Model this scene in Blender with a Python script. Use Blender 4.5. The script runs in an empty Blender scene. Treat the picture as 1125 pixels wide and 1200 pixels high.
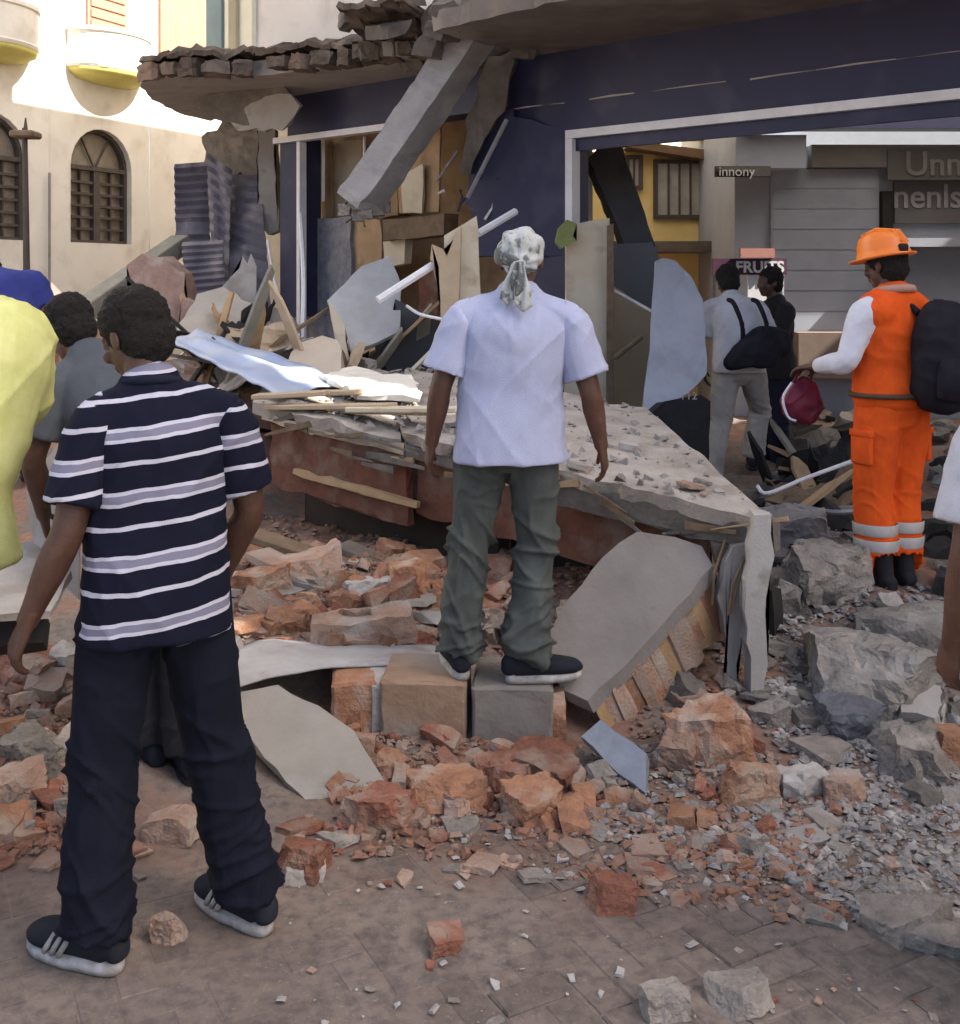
import bpy, bmesh, math, random
from mathutils import Vector, Matrix, Euler, noise
import numpy as np

scene = bpy.context.scene
COL = scene.collection
R = math.radians

# ------------------------------------------------------------------ camera
F, CX, HY, CAMZ = 1300.0, 562.5, 325.0, 1.76     # focal length, centre column and horizon row in photo pixels; eye height in metres
cam_data = bpy.data.cameras.new('camera')
cam_data.sensor_width = 36.0
cam_data.lens = 36.0 * F / 1200.0
cam_data.shift_y = -(600.0 - HY) / 1200.0
cam_data.clip_start = 0.05
cam_data.clip_end = 2000.0
cam = bpy.data.objects.new('camera', cam_data)
COL.objects.link(cam)
cam.location = (0, 0, CAMZ)
cam.rotation_euler = (R(90), 0, 0)
scene.camera = cam

# ------------------------------------------------------------------ light
SUN_EL = R(47)
SUN_H = Vector((0.97, -0.24)).normalized()        # horizontal direction towards the sun (from the right, a little behind)
world = bpy.data.worlds.new('World')
scene.world = world
world.use_nodes = True
wn = world.node_tree.nodes
bg = wn.get('Background') or wn.new('ShaderNodeBackground')
sky = wn.new('ShaderNodeTexSky')
sky.sky_type = 'NISHITA'
sky.sun_disc = False
sky.sun_elevation = SUN_EL
sky.sun_rotation = math.atan2(SUN_H.x, SUN_H.y)
sky.air_density = 0.8
sky.dust_density = 5.0
sky.ozone_density = 0.3
world.node_tree.links.new(sky.outputs[0], bg.inputs[0])
bg.inputs[1].default_value = 0.12
sun_data = bpy.data.lights.new('sun', 'SUN')
sun_data.energy = 5.0
sun_data.angle = R(0.5)
sun_data.color = (1.0, 0.93, 0.82)
sun = bpy.data.objects.new('sun', sun_data)
COL.objects.link(sun)
S = Vector((SUN_H.x * math.cos(SUN_EL), SUN_H.y * math.cos(SUN_EL), math.sin(SUN_EL)))
sun.rotation_euler = S.to_track_quat('Z', 'Y').to_euler()
sun.location = (20, -5, 25)
vs = scene.view_settings
vs.view_transform = 'Standard'
vs.look = 'None'
vs.exposure = 1.78
vs.gamma = 1.0

# ------------------------------------------------------------------ helpers
def W(x, y, Y):                 # photo pixel at depth Y
    return Vector(((x - CX) / F * Y, Y, CAMZ + (HY - y) / F * Y))
def G(x, y, z=0.0):             # photo pixel on the level z
    Y = F * (CAMZ - z) / (y - HY)
    return Vector(((x - CX) / F * Y, Y, z))

MATS = {}
def lin(c):
    return tuple(((v / 255.0) / 12.92 if v / 255.0 <= 0.04045 else ((v / 255.0 + 0.055) / 1.055) ** 2.4) for v in c)
def mat(name, c1, c2=None, rough=0.85, scale=6.0, bump=0.3, bscale=60.0, c3=None, spec=0.3, metal=0.0, detail=6.0, c3scale=2.2, c3lo=0.55, c3hi=0.7, vary=0.0):
    """two-tone noise colour, optional third tone in larger blotches, fine bump"""
    if name in MATS: return MATS[name]
    m = bpy.data.materials.new(name); m.use_nodes = True
    nt = m.node_tree; n = nt.nodes; L = nt.links
    b = n['Principled BSDF']
    b.inputs['Roughness'].default_value = rough
    b.inputs['Metallic'].default_value = metal
    b.inputs['Specular IOR Level'].default_value = spec
    tc = n.new('ShaderNodeTexCoord')
    geo = n.new('ShaderNodeNewGeometry')
    c2 = c2 or tuple(v * 0.75 for v in c1)
    t = n.new('ShaderNodeTexNoise'); t.inputs['Scale'].default_value = scale; t.inputs['Detail'].default_value = detail
    t.inputs['Roughness'].default_value = 0.65
    L.new(geo.outputs['Position'], t.inputs['Vector'])
    r = n.new('ShaderNodeValToRGB')
    r.color_ramp.elements[0].position = 0.35; r.color_ramp.elements[1].position = 0.66
    r.color_ramp.elements[0].color = (*c1, 1); r.color_ramp.elements[1].color = (*c2, 1)
    L.new(t.outputs['Fac'], r.inputs['Fac'])
    out = r.outputs['Color']
    if c3:
        t3 = n.new('ShaderNodeTexNoise'); t3.inputs['Scale'].default_value = c3scale; t3.inputs['Detail'].default_value = 5
        L.new(geo.outputs['Position'], t3.inputs['Vector'])
        r3 = n.new('ShaderNodeMapRange'); r3.inputs[1].default_value = c3lo; r3.inputs[2].default_value = c3hi
        L.new(t3.outputs['Fac'], r3.inputs[0])
        mx = n.new('ShaderNodeMix'); mx.data_type = 'RGBA'
        L.new(r3.outputs[0], mx.inputs[0]); L.new(out, mx.inputs[6]); mx.inputs[7].default_value = (*c3, 1)
        out = mx.outputs[2]
    if vary:
        oi = n.new('ShaderNodeObjectInfo'); mp = n.new('ShaderNodeMapRange'); mp.inputs[3].default_value = 1 - vary; mp.inputs[4].default_value = 1 + vary
        L.new(oi.outputs['Random'], mp.inputs[0]); hs = n.new('ShaderNodeHueSaturation'); L.new(mp.outputs[0], hs.inputs['Value']); L.new(out, hs.inputs['Color']); out = hs.outputs[0]
    L.new(out, b.inputs['Base Color'])
    if bump > 0:
        t2 = n.new('ShaderNodeTexNoise'); t2.inputs['Scale'].default_value = bscale; t2.inputs['Detail'].default_value = 5
        L.new(geo.outputs['Position'], t2.inputs['Vector'])
        bp = n.new('ShaderNodeBump'); bp.inputs['Strength'].default_value = bump; bp.inputs['Distance'].default_value = 0.01
        L.new(t2.outputs['Fac'], bp.inputs['Height']); L.new(bp.outputs[0], b.inputs['Normal'])
    MATS[name] = m
    return m

def link(name, mesh, material=None, parent=None, loc=None, rot=None):
    o = bpy.data.objects.new(name, mesh)
    COL.objects.link(o)
    if material is not None and len(mesh.materials) == 0: mesh.materials.append(material)
    if parent: o.parent = parent
    if loc is not None: o.location = loc
    if rot is not None: o.rotation_euler = rot
    return o
def from_bm(name, bm, material=None, parent=None, smooth=False, loc=None, rot=None):
    bmesh.ops.recalc_face_normals(bm, faces=bm.faces[:])
    me = bpy.data.meshes.new(name)
    bm.to_mesh(me); bm.free()
    if smooth: me.polygons.foreach_set('use_smooth', [True] * len(me.polygons))
    return link(name, me, material, parent, loc, rot)
def tag(o, label, cat, group=None):
    o['label'] = label; o['category'] = cat
    if group: o['group'] = group
    return o
def structure(o): o['kind'] = 'structure'; return o
def stuff(o, label=None, cat=None):
    o['kind'] = 'stuff'
    if label: o['label'] = label; o['category'] = cat
    return o
def empty(name, loc=(0, 0, 0), rz=0.0):
    o = bpy.data.objects.new(name, None); COL.objects.link(o)
    o.location = loc; o.rotation_euler = (0, 0, rz); o.empty_display_size = 0.1
    return o

def box_pts(bm, p):             # eight corners: 0-3 bottom loop, 4-7 top loop
    v = [bm.verts.new(q) for q in p]
    for f in ((0, 1, 2, 3), (7, 6, 5, 4), (0, 4, 5, 1), (1, 5, 6, 2), (2, 6, 7, 3), (3, 7, 4, 0)):
        bm.faces.new([v[i] for i in f])
def box(bm, lo, hi, mtx=None):
    (a, b, c), (d, e, f) = lo, hi
    p = [Vector(q) for q in ((a, b, c), (d, b, c), (d, e, c), (a, e, c), (a, b, f), (d, b, f), (d, e, f), (a, e, f))]
    if mtx: p = [mtx @ q for q in p]
    box_pts(bm, p)
def bevel_all(bm, w, seg=1):
    bmesh.ops.bevel(bm, geom=bm.edges[:], offset=w, segments=seg, affect='EDGES', profile=0.6)
def tube(bm, pts, rad, seg=8):
    pts = [Vector(p) for p in pts]
    rings = []
    up = Vector((0, 0, 1))
    for i, p in enumerate(pts):
        d = (pts[min(i + 1, len(pts) - 1)] - pts[max(i - 1, 0)]).normalized()
        a = d.cross(up)
        if a.length < 1e-3: a = d.cross(Vector((1, 0, 0)))
        a.normalize(); b = a.cross(d).normalized()
        r = rad[i] if isinstance(rad, (list, tuple)) else rad
        rings.append([bm.verts.new(p + (a * math.cos(2 * math.pi * k / seg) + b * math.sin(2 * math.pi * k / seg)) * r) for k in range(seg)])
    for r0, r1 in zip(rings, rings[1:]):
        for k in range(seg): bm.faces.new((r0[k], r0[(k + 1) % seg], r1[(k + 1) % seg], r1[k]))
    bm.faces.new(rings[0][::-1]); bm.faces.new(rings[-1])
def basis(origin, ux, uy):      # matrix from two in-plane directions, third is their cross product
    ux = Vector(ux).normalized(); uy = Vector(uy); uy = (uy - ux * uy.dot(ux)).normalized(); uz = ux.cross(uy)
    return Matrix(((ux.x, uy.x, uz.x, origin[0]), (ux.y, uy.y, uz.y, origin[1]), (ux.z, uy.z, uz.z, origin[2]), (0, 0, 0, 1)))
def plate(pts3, thick, jag=0.0, step=0.08, seed=0, back=None, warp=0.0):
    """broken plate: planar outline (world points) with ragged edges, extruded by thick away from `back` direction"""
    rnd = random.Random(seed)
    P = [Vector(p) for p in pts3]
    nrm = Vector((0, 0, 0)); c = sum(P, Vector()) / len(P)
    for i in range(len(P)): nrm += (P[i] - c).cross(P[(i + 1) % len(P)] - c)
    nrm.normalize()
    if back is not None and nrm.dot(Vector(back)) < 0: nrm = -nrm
    out = []
    for i in range(len(P)):
        a, b = P[i], P[(i + 1) % len(P)]
        L = (b - a).length; k = max(1, int(L / step)); e = (b - a).normalized(); s = e.cross(nrm)
        for j in range(k):
            q = a + (b - a) * (j / k)
            if jag: q = q + s * rnd.uniform(-jag, jag) + e * rnd.uniform(-jag, jag) * 0.5
            out.append(q)
    bm = bmesh.new()
    f = [bm.verts.new(q) for q in out]
    g = [bm.verts.new(q + nrm * thick + (Vector((rnd.uniform(-1, 1), rnd.uniform(-1, 1), rnd.uniform(-1, 1))) * jag * 0.8)) for q in out]
    F1 = bm.faces.new(f); F2 = bm.faces.new(g[::-1])
    for i in range(len(f)):
        j = (i + 1) % len(f); bm.faces.new((f[i], f[j], g[j], g[i]))
    bmesh.ops.triangulate(bm, faces=[F1, F2])
    if warp:
        bmesh.ops.subdivide_edges(bm, edges=bm.edges[:], cuts=1)
        for v in bm.verts:
            v.co += nrm * (noise.noise(v.co * 2.3 + Vector((seed, 0, 0)))) * warp
    return bm
def sheet(fn, nu, nv, thick):
    """bent sheet: fn(u,v) -> world point, u,v in 0..1, given thickness"""
    bm = bmesh.new()
    P = [[Vector(fn(i / nu, j / nv)) for j in range(nv + 1)] for i in range(nu + 1)]
    top = [[bm.verts.new(p) for p in row] for row in P]
    bot = []
    for i in range(nu + 1):
        row = []
        for j in range(nv + 1):
            a = P[min(i + 1, nu)][j] - P[max(i - 1, 0)][j]; b = P[i][min(j + 1, nv)] - P[i][max(j - 1, 0)]
            nn = a.cross(b)
            nn = nn.normalized() if nn.length > 1e-9 else Vector((0, 0, 1))
            row.append(bm.verts.new(P[i][j] - nn * thick))
        bot.append(row)
    for i in range(nu):
        for j in range(nv):
            bm.faces.new((top[i][j], top[i + 1][j], top[i + 1][j + 1], top[i][j + 1]))
            bm.faces.new((bot[i][j], bot[i][j + 1], bot[i + 1][j + 1], bot[i + 1][j]))
    for i in range(nu):
        bm.faces.new((top[i][0], bot[i][0], bot[i + 1][0], top[i + 1][0]))
        bm.faces.new((top[i][nv], top[i + 1][nv], bot[i + 1][nv], bot[i][nv]))
    for j in range(nv):
        bm.faces.new((top[0][j], top[0][j + 1], bot[0][j + 1], bot[0][j]))
        bm.faces.new((top[nu][j], bot[nu][j], bot[nu][j + 1], top[nu][j + 1]))
    return bm
def chunk_bm(size, rnd, cuts=3, rough=0.08, sub=1):
    """broken lump: a block with its corners sheared off by random planes, its faces and edges roughened"""
    bm = bmesh.new()
    sx, sy, sz = (s / 2 for s in size)
    box(bm, (-sx, -sy, -sz), (sx, sy, sz))
    for _ in range(cuts):
        n = Vector((rnd.uniform(-1, 1), rnd.uniform(-1, 1), rnd.uniform(-.7, 1))).normalized()
        ext = abs(n.x) * sx + abs(n.y) * sy + abs(n.z) * sz
        g = bm.verts[:] + bm.edges[:] + bm.faces[:]
        res = bmesh.ops.bisect_plane(bm, geom=g, plane_co=n * ext * rnd.uniform(0.45, 0.8), plane_no=n, clear_outer=True)
        e = [x for x in res['geom_cut'] if isinstance(x, bmesh.types.BMEdge)]
        if e: bmesh.ops.holes_fill(bm, edges=e)
    big = max(size)
    bmesh.ops.triangulate(bm, faces=bm.faces[:])
    for k in range(sub + 1):
        bmesh.ops.subdivide_edges(bm, edges=[e for e in bm.edges if e.calc_length() > (.38, .3, .17, .1)[k] * big], cuts=1)
        bmesh.ops.triangulate(bm, faces=bm.faces[:])
    off = Vector((rnd.uniform(0, 50), rnd.uniform(0, 50), rnd.uniform(0, 50)))
    k1, k2, k3 = 2.2 / big, 6.0 / big, 15.0 / big; m = min(size) * .5 + big * .2
    for v in bm.verts:
        v.co += (noise.noise_vector(v.co * k1 + off) * .8 + noise.noise_vector(v.co * k2 + off) * .6 + noise.noise_vector(v.co * k3 + off) * .35) * rough * m
    return bm
# ------------------------------------------------------------------ materials
def L3(r, g, b, k=1.0): return tuple(v * k for v in lin((r, g, b)))
M_CONC   = mat('concrete', (.27, .245, .215), (.17, .153, .135), .9, 7, .9, 60, c3=(.33, .295, .26), c3scale=4, vary=.22)
M_CONC_D = mat('concrete_dark', (.15, .135, .12), (.09, .08, .072), .9, 6, .6, 40, c3=(.2, .17, .14))
M_PLAST  = mat('plaster_grey', (.34, .325, .30), (.27, .25, .23), .9, 3, .25, 70, c3=(.2, .18, .16), c3scale=5, c3lo=.62, c3hi=.72, vary=.22)
M_PLAST_W = mat('plaster_white', (.40, .375, .35), (.30, .275, .25), .9, 6, .4, 60, c3=(.28, .25, .22), c3scale=6, c3lo=.52, c3hi=.7)
M_BRICK  = mat('brick_red', (.27, .11, .068), (.17, .075, .05), .95, 16, .9, 70, c3=(.29, .21, .16), c3scale=7, c3lo=.48, c3hi=.66, vary=.22)
M_BRICK_O = mat('brick_orange', (.34, .175, .10), (.23, .115, .07), .95, 16, .9, 70, c3=(.34, .26, .2), c3scale=7, c3lo=.48, c3hi=.66, vary=.22)
M_BRICK_P = mat('brick_pale', (.34, .235, .175), (.25, .155, .115), .95, 14, .9, 70, c3=(.33, .285, .245), c3scale=7, c3lo=.48, c3hi=.66, vary=.22)
M_STONE  = mat('stone_grey', (.25, .222, .192), (.15, .133, .117), .9, 9, 1.0, 60, c3=(.32, .28, .24), c3scale=5, vary=.22)
M_MORTAR = mat('mortar', (.30, .24, .19), (.2, .16, .13), .95, 10, .8, 50)
M_NAVY   = mat('navy_paint', (.030, .031, .075), (.024, .025, .058), .5, 3, .06, 30, c3=(.045, .045, .085), c3scale=3)
M_WHITE  = mat('white_paint', (.72, .72, .74), (.6, .6, .62), .5, 5, .1, 40)
M_CREAM  = mat('cream_paint', (.62, .55, .42), (.52, .45, .33), .7, 3, .15, 50, c3=(.4, .33, .23), c3scale=5)
M_PLY    = mat('plywood', (.42, .29, .17), (.33, .22, .12), .8, 5, .2, 50, c3=(.28, .18, .10), c3scale=4)
M_WOOD   = mat('old_wood', (.2, .14, .09), (.12, .085, .055), .85, 9, .4, 60)
M_REDW   = mat('red_fascia_paint', (.155, .062, .038), (.095, .04, .027), .85, 8, .6, 40, c3=(.17, .115, .085), c3scale=6, c3lo=.48, c3hi=.66)
M_METAL  = mat('grey_metal', (.28, .28, .30), (.2, .2, .22), .5, 8, .15, 30, metal=.3)
M_SHUT   = mat('shutter_metal', (.16, .155, .19), (.115, .11, .138), .55, 5, .15, 30, c3=(.26, .24, .26), c3scale=3, metal=.1)
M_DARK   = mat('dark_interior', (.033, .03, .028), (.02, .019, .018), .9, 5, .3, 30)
M_TEAL   = mat('teal_paint', (.22, .29, .29), (.18, .24, .24), .7, 4, .1, 40)
M_YELLOWB = mat('pale_yellow_render', (.76, .74, .68), (.70, .68, .62), .9, 1.5, .15, 30, c3=(.58, .55, .48), c3scale=2.4, c3lo=.5, c3hi=.75)
M_BALC   = mat('yellow_green_paint', (.62, .55, .16), (.5, .45, .14), .8, 3, .1, 30)
M_PINK   = mat('pink_brown_shutter', (.42, .22, .16), (.36, .18, .13), .7, 5, .1, 30)
M_BROWNW = mat('brown_window', (.085, .07, .06), (.06, .05, .043), .7, 8, .1, 30)
M_PANE   = mat('dusty_pane', (.24, .21, .18), (.16, .14, .12), .35, 6, .05, 30, spec=.5)
M_HOUSE  = mat('ochre_render', (.80, .64, .29), (.72, .56, .24), .9, 3, .15, 30)
M_GREYB  = mat('grey_blue_shutter', (.33, .365, .43), (.29, .32, .38), .7, 3, .1, 30)
M_TILE   = mat('roof_board', (.16, .10, .06), (.11, .07, .04), .8, 6, .2, 30)
M_BLACK  = mat('black_cloth', (.018, .017, .02), (.012, .012, .013), .85, 20, .2, 120)
M_BLUE   = mat('blue_sheet', (.27, .35, .52), (.38, .42, .5), .45, 4, .2, 20)

def ss(a, b, x):
    t = max(0.0, min(1.0, (x - a) / (b - a))); return t * t * (3 - 2 * t)
def ga(x, y, cx, cy, sx, sy): return math.exp(-((x - cx) / sx) ** 2 - ((y - cy) / sy) ** 2)
def H(x, y):
    """height of the rubble-covered ground"""
    h = 0.27 * ss(3.95, 5.7, y + 0.1 * noise.noise(Vector((x * 1.3, y * 1.3, 3)))) * (1 - .75 * ss(11.5, 14.0, y)) * (1 - ss(4.5, 7, abs(x)))
    h += .10 * ss(-.7, -1.3, x) * ss(3.3, 3.9, y) * ss(6, 4.5, y)
    h += .78 * ga(x, y, -2.5, 9.9, 1.25, 1.5) + .62 * ga(x, y, -1.45, 8.4, 1.0, .8) + .22 * ga(x, y, .2, 9.2, .9, .8)
    h += .12 * ga(x, y, -.65, 5.2, .6, .5)
    m = ss(3.2, 4.6, y) * (1 - ss(12, 14, y))
    h += m * (.05 * noise.noise(Vector((x * 3, y * 3, 0))) + .03 * noise.noise(Vector((x * 8, y * 8, 5))))
    return max(h, 0.0)

# ------------------------------------------------------------------ ground: one sheet to the horizon, swelling into the rubble bank
def ground_material():
    m = bpy.data.materials.new('dusty_ground'); m.use_nodes = True
    nt = m.node_tree; n = nt.nodes; L = nt.links; b = n['Principled BSDF']
    b.inputs['Roughness'].default_value = .95; b.inputs['Specular IOR Level'].default_value = .2
    geo = n.new('ShaderNodeNewGeometry'); oi = n.new('ShaderNodeObjectInfo')
    def nz(scale, det=6, rough=.6):
        t = n.new('ShaderNodeTexNoise'); t.inputs['Scale'].default_value = scale; t.inputs['Detail'].default_value = det; t.inputs['Roughness'].default_value = rough
        L.new(geo.outputs['Position'], t.inputs['Vector']); return t.outputs['Fac']
    def ramp(fac, stops):
        r = n.new('ShaderNodeValToRGB'); e = r.color_ramp.elements
        while len(e) < len(stops): e.new(.5)
        for k, (p, c) in enumerate(stops): e[k].position = p; e[k].color = (*c, 1)
        L.new(fac, r.inputs['Fac']); return r.outputs['Color']
    def mix(f, a, c, mode='MIX'):
        x = n.new('ShaderNodeMix'); x.data_type = 'RGBA'; x.blend_type = mode
        if isinstance(f, float): x.inputs[0].default_value = f
        else: L.new(f, x.inputs[0])
        L.new(a, x.inputs[6])
        if isinstance(c, tuple): x.inputs[7].default_value = (*c, 1)
        else: L.new(c, x.inputs[7])
        return x.outputs[2]
    def mr(f, a, c, lo=0., hi=1.):
        r = n.new('ShaderNodeMapRange'); r.inputs[1].default_value = a; r.inputs[2].default_value = c; r.inputs[3].default_value = lo; r.inputs[4].default_value = hi
        L.new(f, r.inputs[0]); return r.outputs[0]
    base = ramp(nz(1.6), [(.3, (.155, .122, .102)), (.5, (.195, .155, .130)), (.72, (.235, .192, .163))])
    base = mix(mr(nz(22, 4), .42, .7), base, (.11, .093, .083))
    base = mix(mr(nz(90, 3), .6, .75, 0, .6), base, (.30, .27, .24))
    # crushed brick lying over the paving towards the heap
    sep = n.new('ShaderNodeSeparateXYZ'); L.new(geo.outputs['Position'], sep.inputs[0])
    depth = mr(sep.outputs['Y'], 2.9, 4.0)
    mul = n.new('ShaderNodeMath'); mul.operation = 'MULTIPLY'; L.new(depth, mul.inputs[0]); L.new(mr(nz(1.9, 7, .68), .45, .62), mul.inputs[1])
    base = mix(mul.outputs[0], base, ramp(nz(30), [(.35, (.22, .10, .062)), (.65, (.29, .165, .11))]))
    # each paver a little lighter or darker
    v = n.new('ShaderNodeMapRange'); v.inputs[3].default_value = .82; v.inputs[4].default_value = 1.12; L.new(oi.outputs['Random'], v.inputs[0])
    hs = n.new('ShaderNodeHueSaturation'); L.new(v.outputs[0], hs.inputs['Value']); L.new(base, hs.inputs['Color'])
    L.new(hs.outputs[0], b.inputs['Base Color'])
    bp = n.new('ShaderNodeBump'); bp.inputs['Strength'].default_value = .6; bp.inputs['Distance'].default_value = .012
    L.new(nz(40, 6, .7), bp.inputs['Height']); L.new(bp.outputs[0], b.inputs['Normal'])
    return m
M_GROUND = ground_material()

def axis(lo, hi, f0, f1, step):
    a = [f0 + step * i for i in range(int(round((f1 - f0) / step)) + 1)]
    g = step; v = f1
    while v < hi: g *= 1.6; v = min(hi, v + g); a.append(v)
    g = step; v = f0
    while v > lo: g *= 1.6; v = max(lo, v - g); a.insert(0, v)
    return a
xs = axis(-600, 600, -4.5, 5.0, .06); ys = axis(-600, 900, 2.2, 13.0, .06)
vv = [(x, y, H(x, y) - .0052 + (.003 * noise.noise(Vector((x * 2.1, y * 2.1, 9))) if abs(x) < 6 and 1 < y < 14 else 0)) for y in ys for x in xs]
nx = len(xs)
ff = [(j * nx + i, j * nx + i + 1, (j + 1) * nx + i + 1, (j + 1) * nx + i) for j in range(len(ys) - 1) for i in range(nx - 1)]
me = bpy.data.meshes.new('ground'); me.from_pydata(vv, [], ff); me.polygons.foreach_set('use_smooth', [True] * len(me.polygons))
ground = structure(link('ground', me, M_GROUND))

# herringbone pavers, half buried in dust: the largest in view one by one, the rest joined
def paver_mesh(seed):
    rnd = random.Random(seed); bm = bmesh.new()
    box(bm, (-.0985, -.0485, -.03), (.0985, .0485, 0)); 
    bmesh.ops.bevel(bm, geom=[e for e in bm.edges if all(v.co.z > -.001 for v in e.verts)], offset=.005, segments=1, affect='EDGES')
    for v in bm.verts: v.co.x += rnd.uniform(-.002, .002); v.co.y += rnd.uniform(-.002, .002)
    me = bpy.data.meshes.new('paver'); bm.to_mesh(me); bm.free(); me.materials.append(M_GROUND); return me
PV = [paver_mesh(i) for i in range(5)]
rnd = random.Random(4)
cand = []
ang = R(28); ca, sa = math.cos(ang), math.sin(ang)
def herring():
    w, l = .1, .2
    for a in range(-50, 50):
        for b in range(-30, 30):
            ox = a * w + b * 2 * l; oy = a * w
            yield ox + l / 2, oy + w / 2, 0.0
            yield ox + l + w / 2, oy - l / 2 + w, R(90)
for u, v, rot in herring():
    x = u * ca - v * sa; y = u * sa + v * ca + 3.4
    if not (2.3 < y < 4.6 and abs(x) < .5 * y + .3): continue
    if H(x, y) > .018: continue
    px = CX + F * x / y; py = HY + F * CAMZ / y
    if -60 < px < 1185 and py < 1260: cand.append((y, x, rot))
cand.sort()
rest = bmesh.new()
n_pav = 0
for y, x, rot in cand:
    z = rnd.uniform(-.0035, .0025)
    if noise.noise(Vector((x * 1.1, y * 1.1, 2))) > .12 or x < .15 + .3 * noise.noise(Vector((x * 2, y * 2, 6))): z -= .005          # dust lies thicker here
    tilt = (rnd.uniform(-.012, .012), rnd.uniform(-.012, .012))
    if n_pav < 300 and x > -1.1:
        o = link('paver', rnd.choice(PV), None, ground, (x, y, z), (tilt[0], tilt[1], rot + ang + rnd.uniform(-.02, .02))); n_pav += 1
    else:
        m4 = Matrix.Translation((x, y, z)) @ Euler((tilt[0], tilt[1], rot + ang)).to_matrix().to_4x4()
        box(rest, (-.0965, -.0465, -.03), (.0965, .0465, 0), m4)
o = from_bm('paver_field', rest, M_GROUND, ground); o['kind'] = 'stuff'

# ------------------------------------------------------------------ pale yellow building across the side street
E2 = Vector((.427, .904, 0)).normalized(); N2 = Vector((.904, -.427, 0)).normalized(); Q2 = Vector((-6.08, 18.0, 0))
def fq(s, z, o=0.0): return Q2 + E2 * s + N2 * o + Vector((0, 0, z))
yb = empty('townhouse', fq(0, 0)); tag(yb, 'pale yellow townhouse with arched windows and round balconies across the side street', 'building')
def yb_link(name, bm, m, parent=None, smooth=False):
    o = from_bm(name, bm, m, None, smooth)
    p = parent or yb
    o.parent = p
    if p is yb: o.matrix_parent_inverse = Matrix.Translation(-fq(0, 0))
    return o
def fbox(bm, s0, s1, z0, z1, o0, o1):
    box_pts(bm, [fq(s0, z0, o1), fq(s1, z0, o1), fq(s1, z0, o0), fq(s0, z0, o0), fq(s0, z1, o1), fq(s1, z1, o1), fq(s1, z1, o0), fq(s0, z1, o0)])
WZ0, WZ1, WW = 2.31, 4.15, 1.34
wins = [(-.07, WZ0, WZ1), (-2.25, WZ0, WZ1), (-4.45, WZ0, WZ1)]
def arch_pts(c, z0, z1, w, nseg=12):
    r = w / 2; zc = z1 - r * .95
    pts = [(c - r, z0), (c + r, z0), (c + r, zc)]
    pts += [(c + r * math.cos(a), zc + r * .95 * math.sin(a)) for a in [math.pi * k / nseg for k in range(1, nseg)]]
    pts += [(c - r, zc)]
    return pts
bm = bmesh.new()
def wall_quad(s0, s1, z0, z1):
    bm.faces.new([bm.verts.new(fq(*q)) for q in ((s0, z0), (s1, z0), (s1, z1), (s0, z1))])
def wall_arch(s0, s1, z0, z1, c, wz0, wz1, w):
    inner = arch_pts(c, wz0, wz1, w)
    cz = (wz0 + wz1) / 2
    outer = []
    for (a, b) in inner:
        dx, dz = a - c, b - cz
        k = min((s1 - c) / dx if dx > 1e-6 else 1e9, (s0 - c) / dx if dx < -1e-6 else 1e9, (z1 - cz) / dz if dz > 1e-6 else 1e9, (z0 - cz) / dz if dz < -1e-6 else 1e9)
        outer.append((c + dx * k, cz + dz * k))
    vi = [bm.verts.new(fq(a, b)) for a, b in inner]; vo = [bm.verts.new(fq(a, b)) for a, b in outer]
    vd = [bm.verts.new(fq(a, b, -.22)) for a, b in inner]
    n_ = len(vi)
    corners = {}
    for i in range(n_):
        j = (i + 1) % n_
        bm.faces.new((vi[i], vi[j], vd[j], vd[i]))
        a, b = outer[i], outer[j]
        if abs(a[0] - b[0]) > 1e-4 and abs(a[1] - b[1]) > 1e-4:      # the ring turns a rectangle corner
            cs = s1 if max(a[0], b[0]) > s1 - 1e-4 else s0
            czz = z1 if max(a[1], b[1]) > z1 - 1e-4 else z0
            bm.faces.new((vi[i], vo[i], bm.verts.new(fq(cs, czz)), vo[j], vi[j]))
        else:
            bm.faces.new((vi[i], vo[i], vo[j], vi[j]))
wall_quad(-13, -5.55, 0, 5.0); wall_quad(1.03, 15, 0, 5.0)
for c, a, b in wins: wall_arch(c - 1.1, c + 1.09, .0, 5.0, c, a, b, WW)
wall_quad(-13, 15, 5.0, 14)
yb_link('wall', bm, M_YELLOWB)
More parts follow.
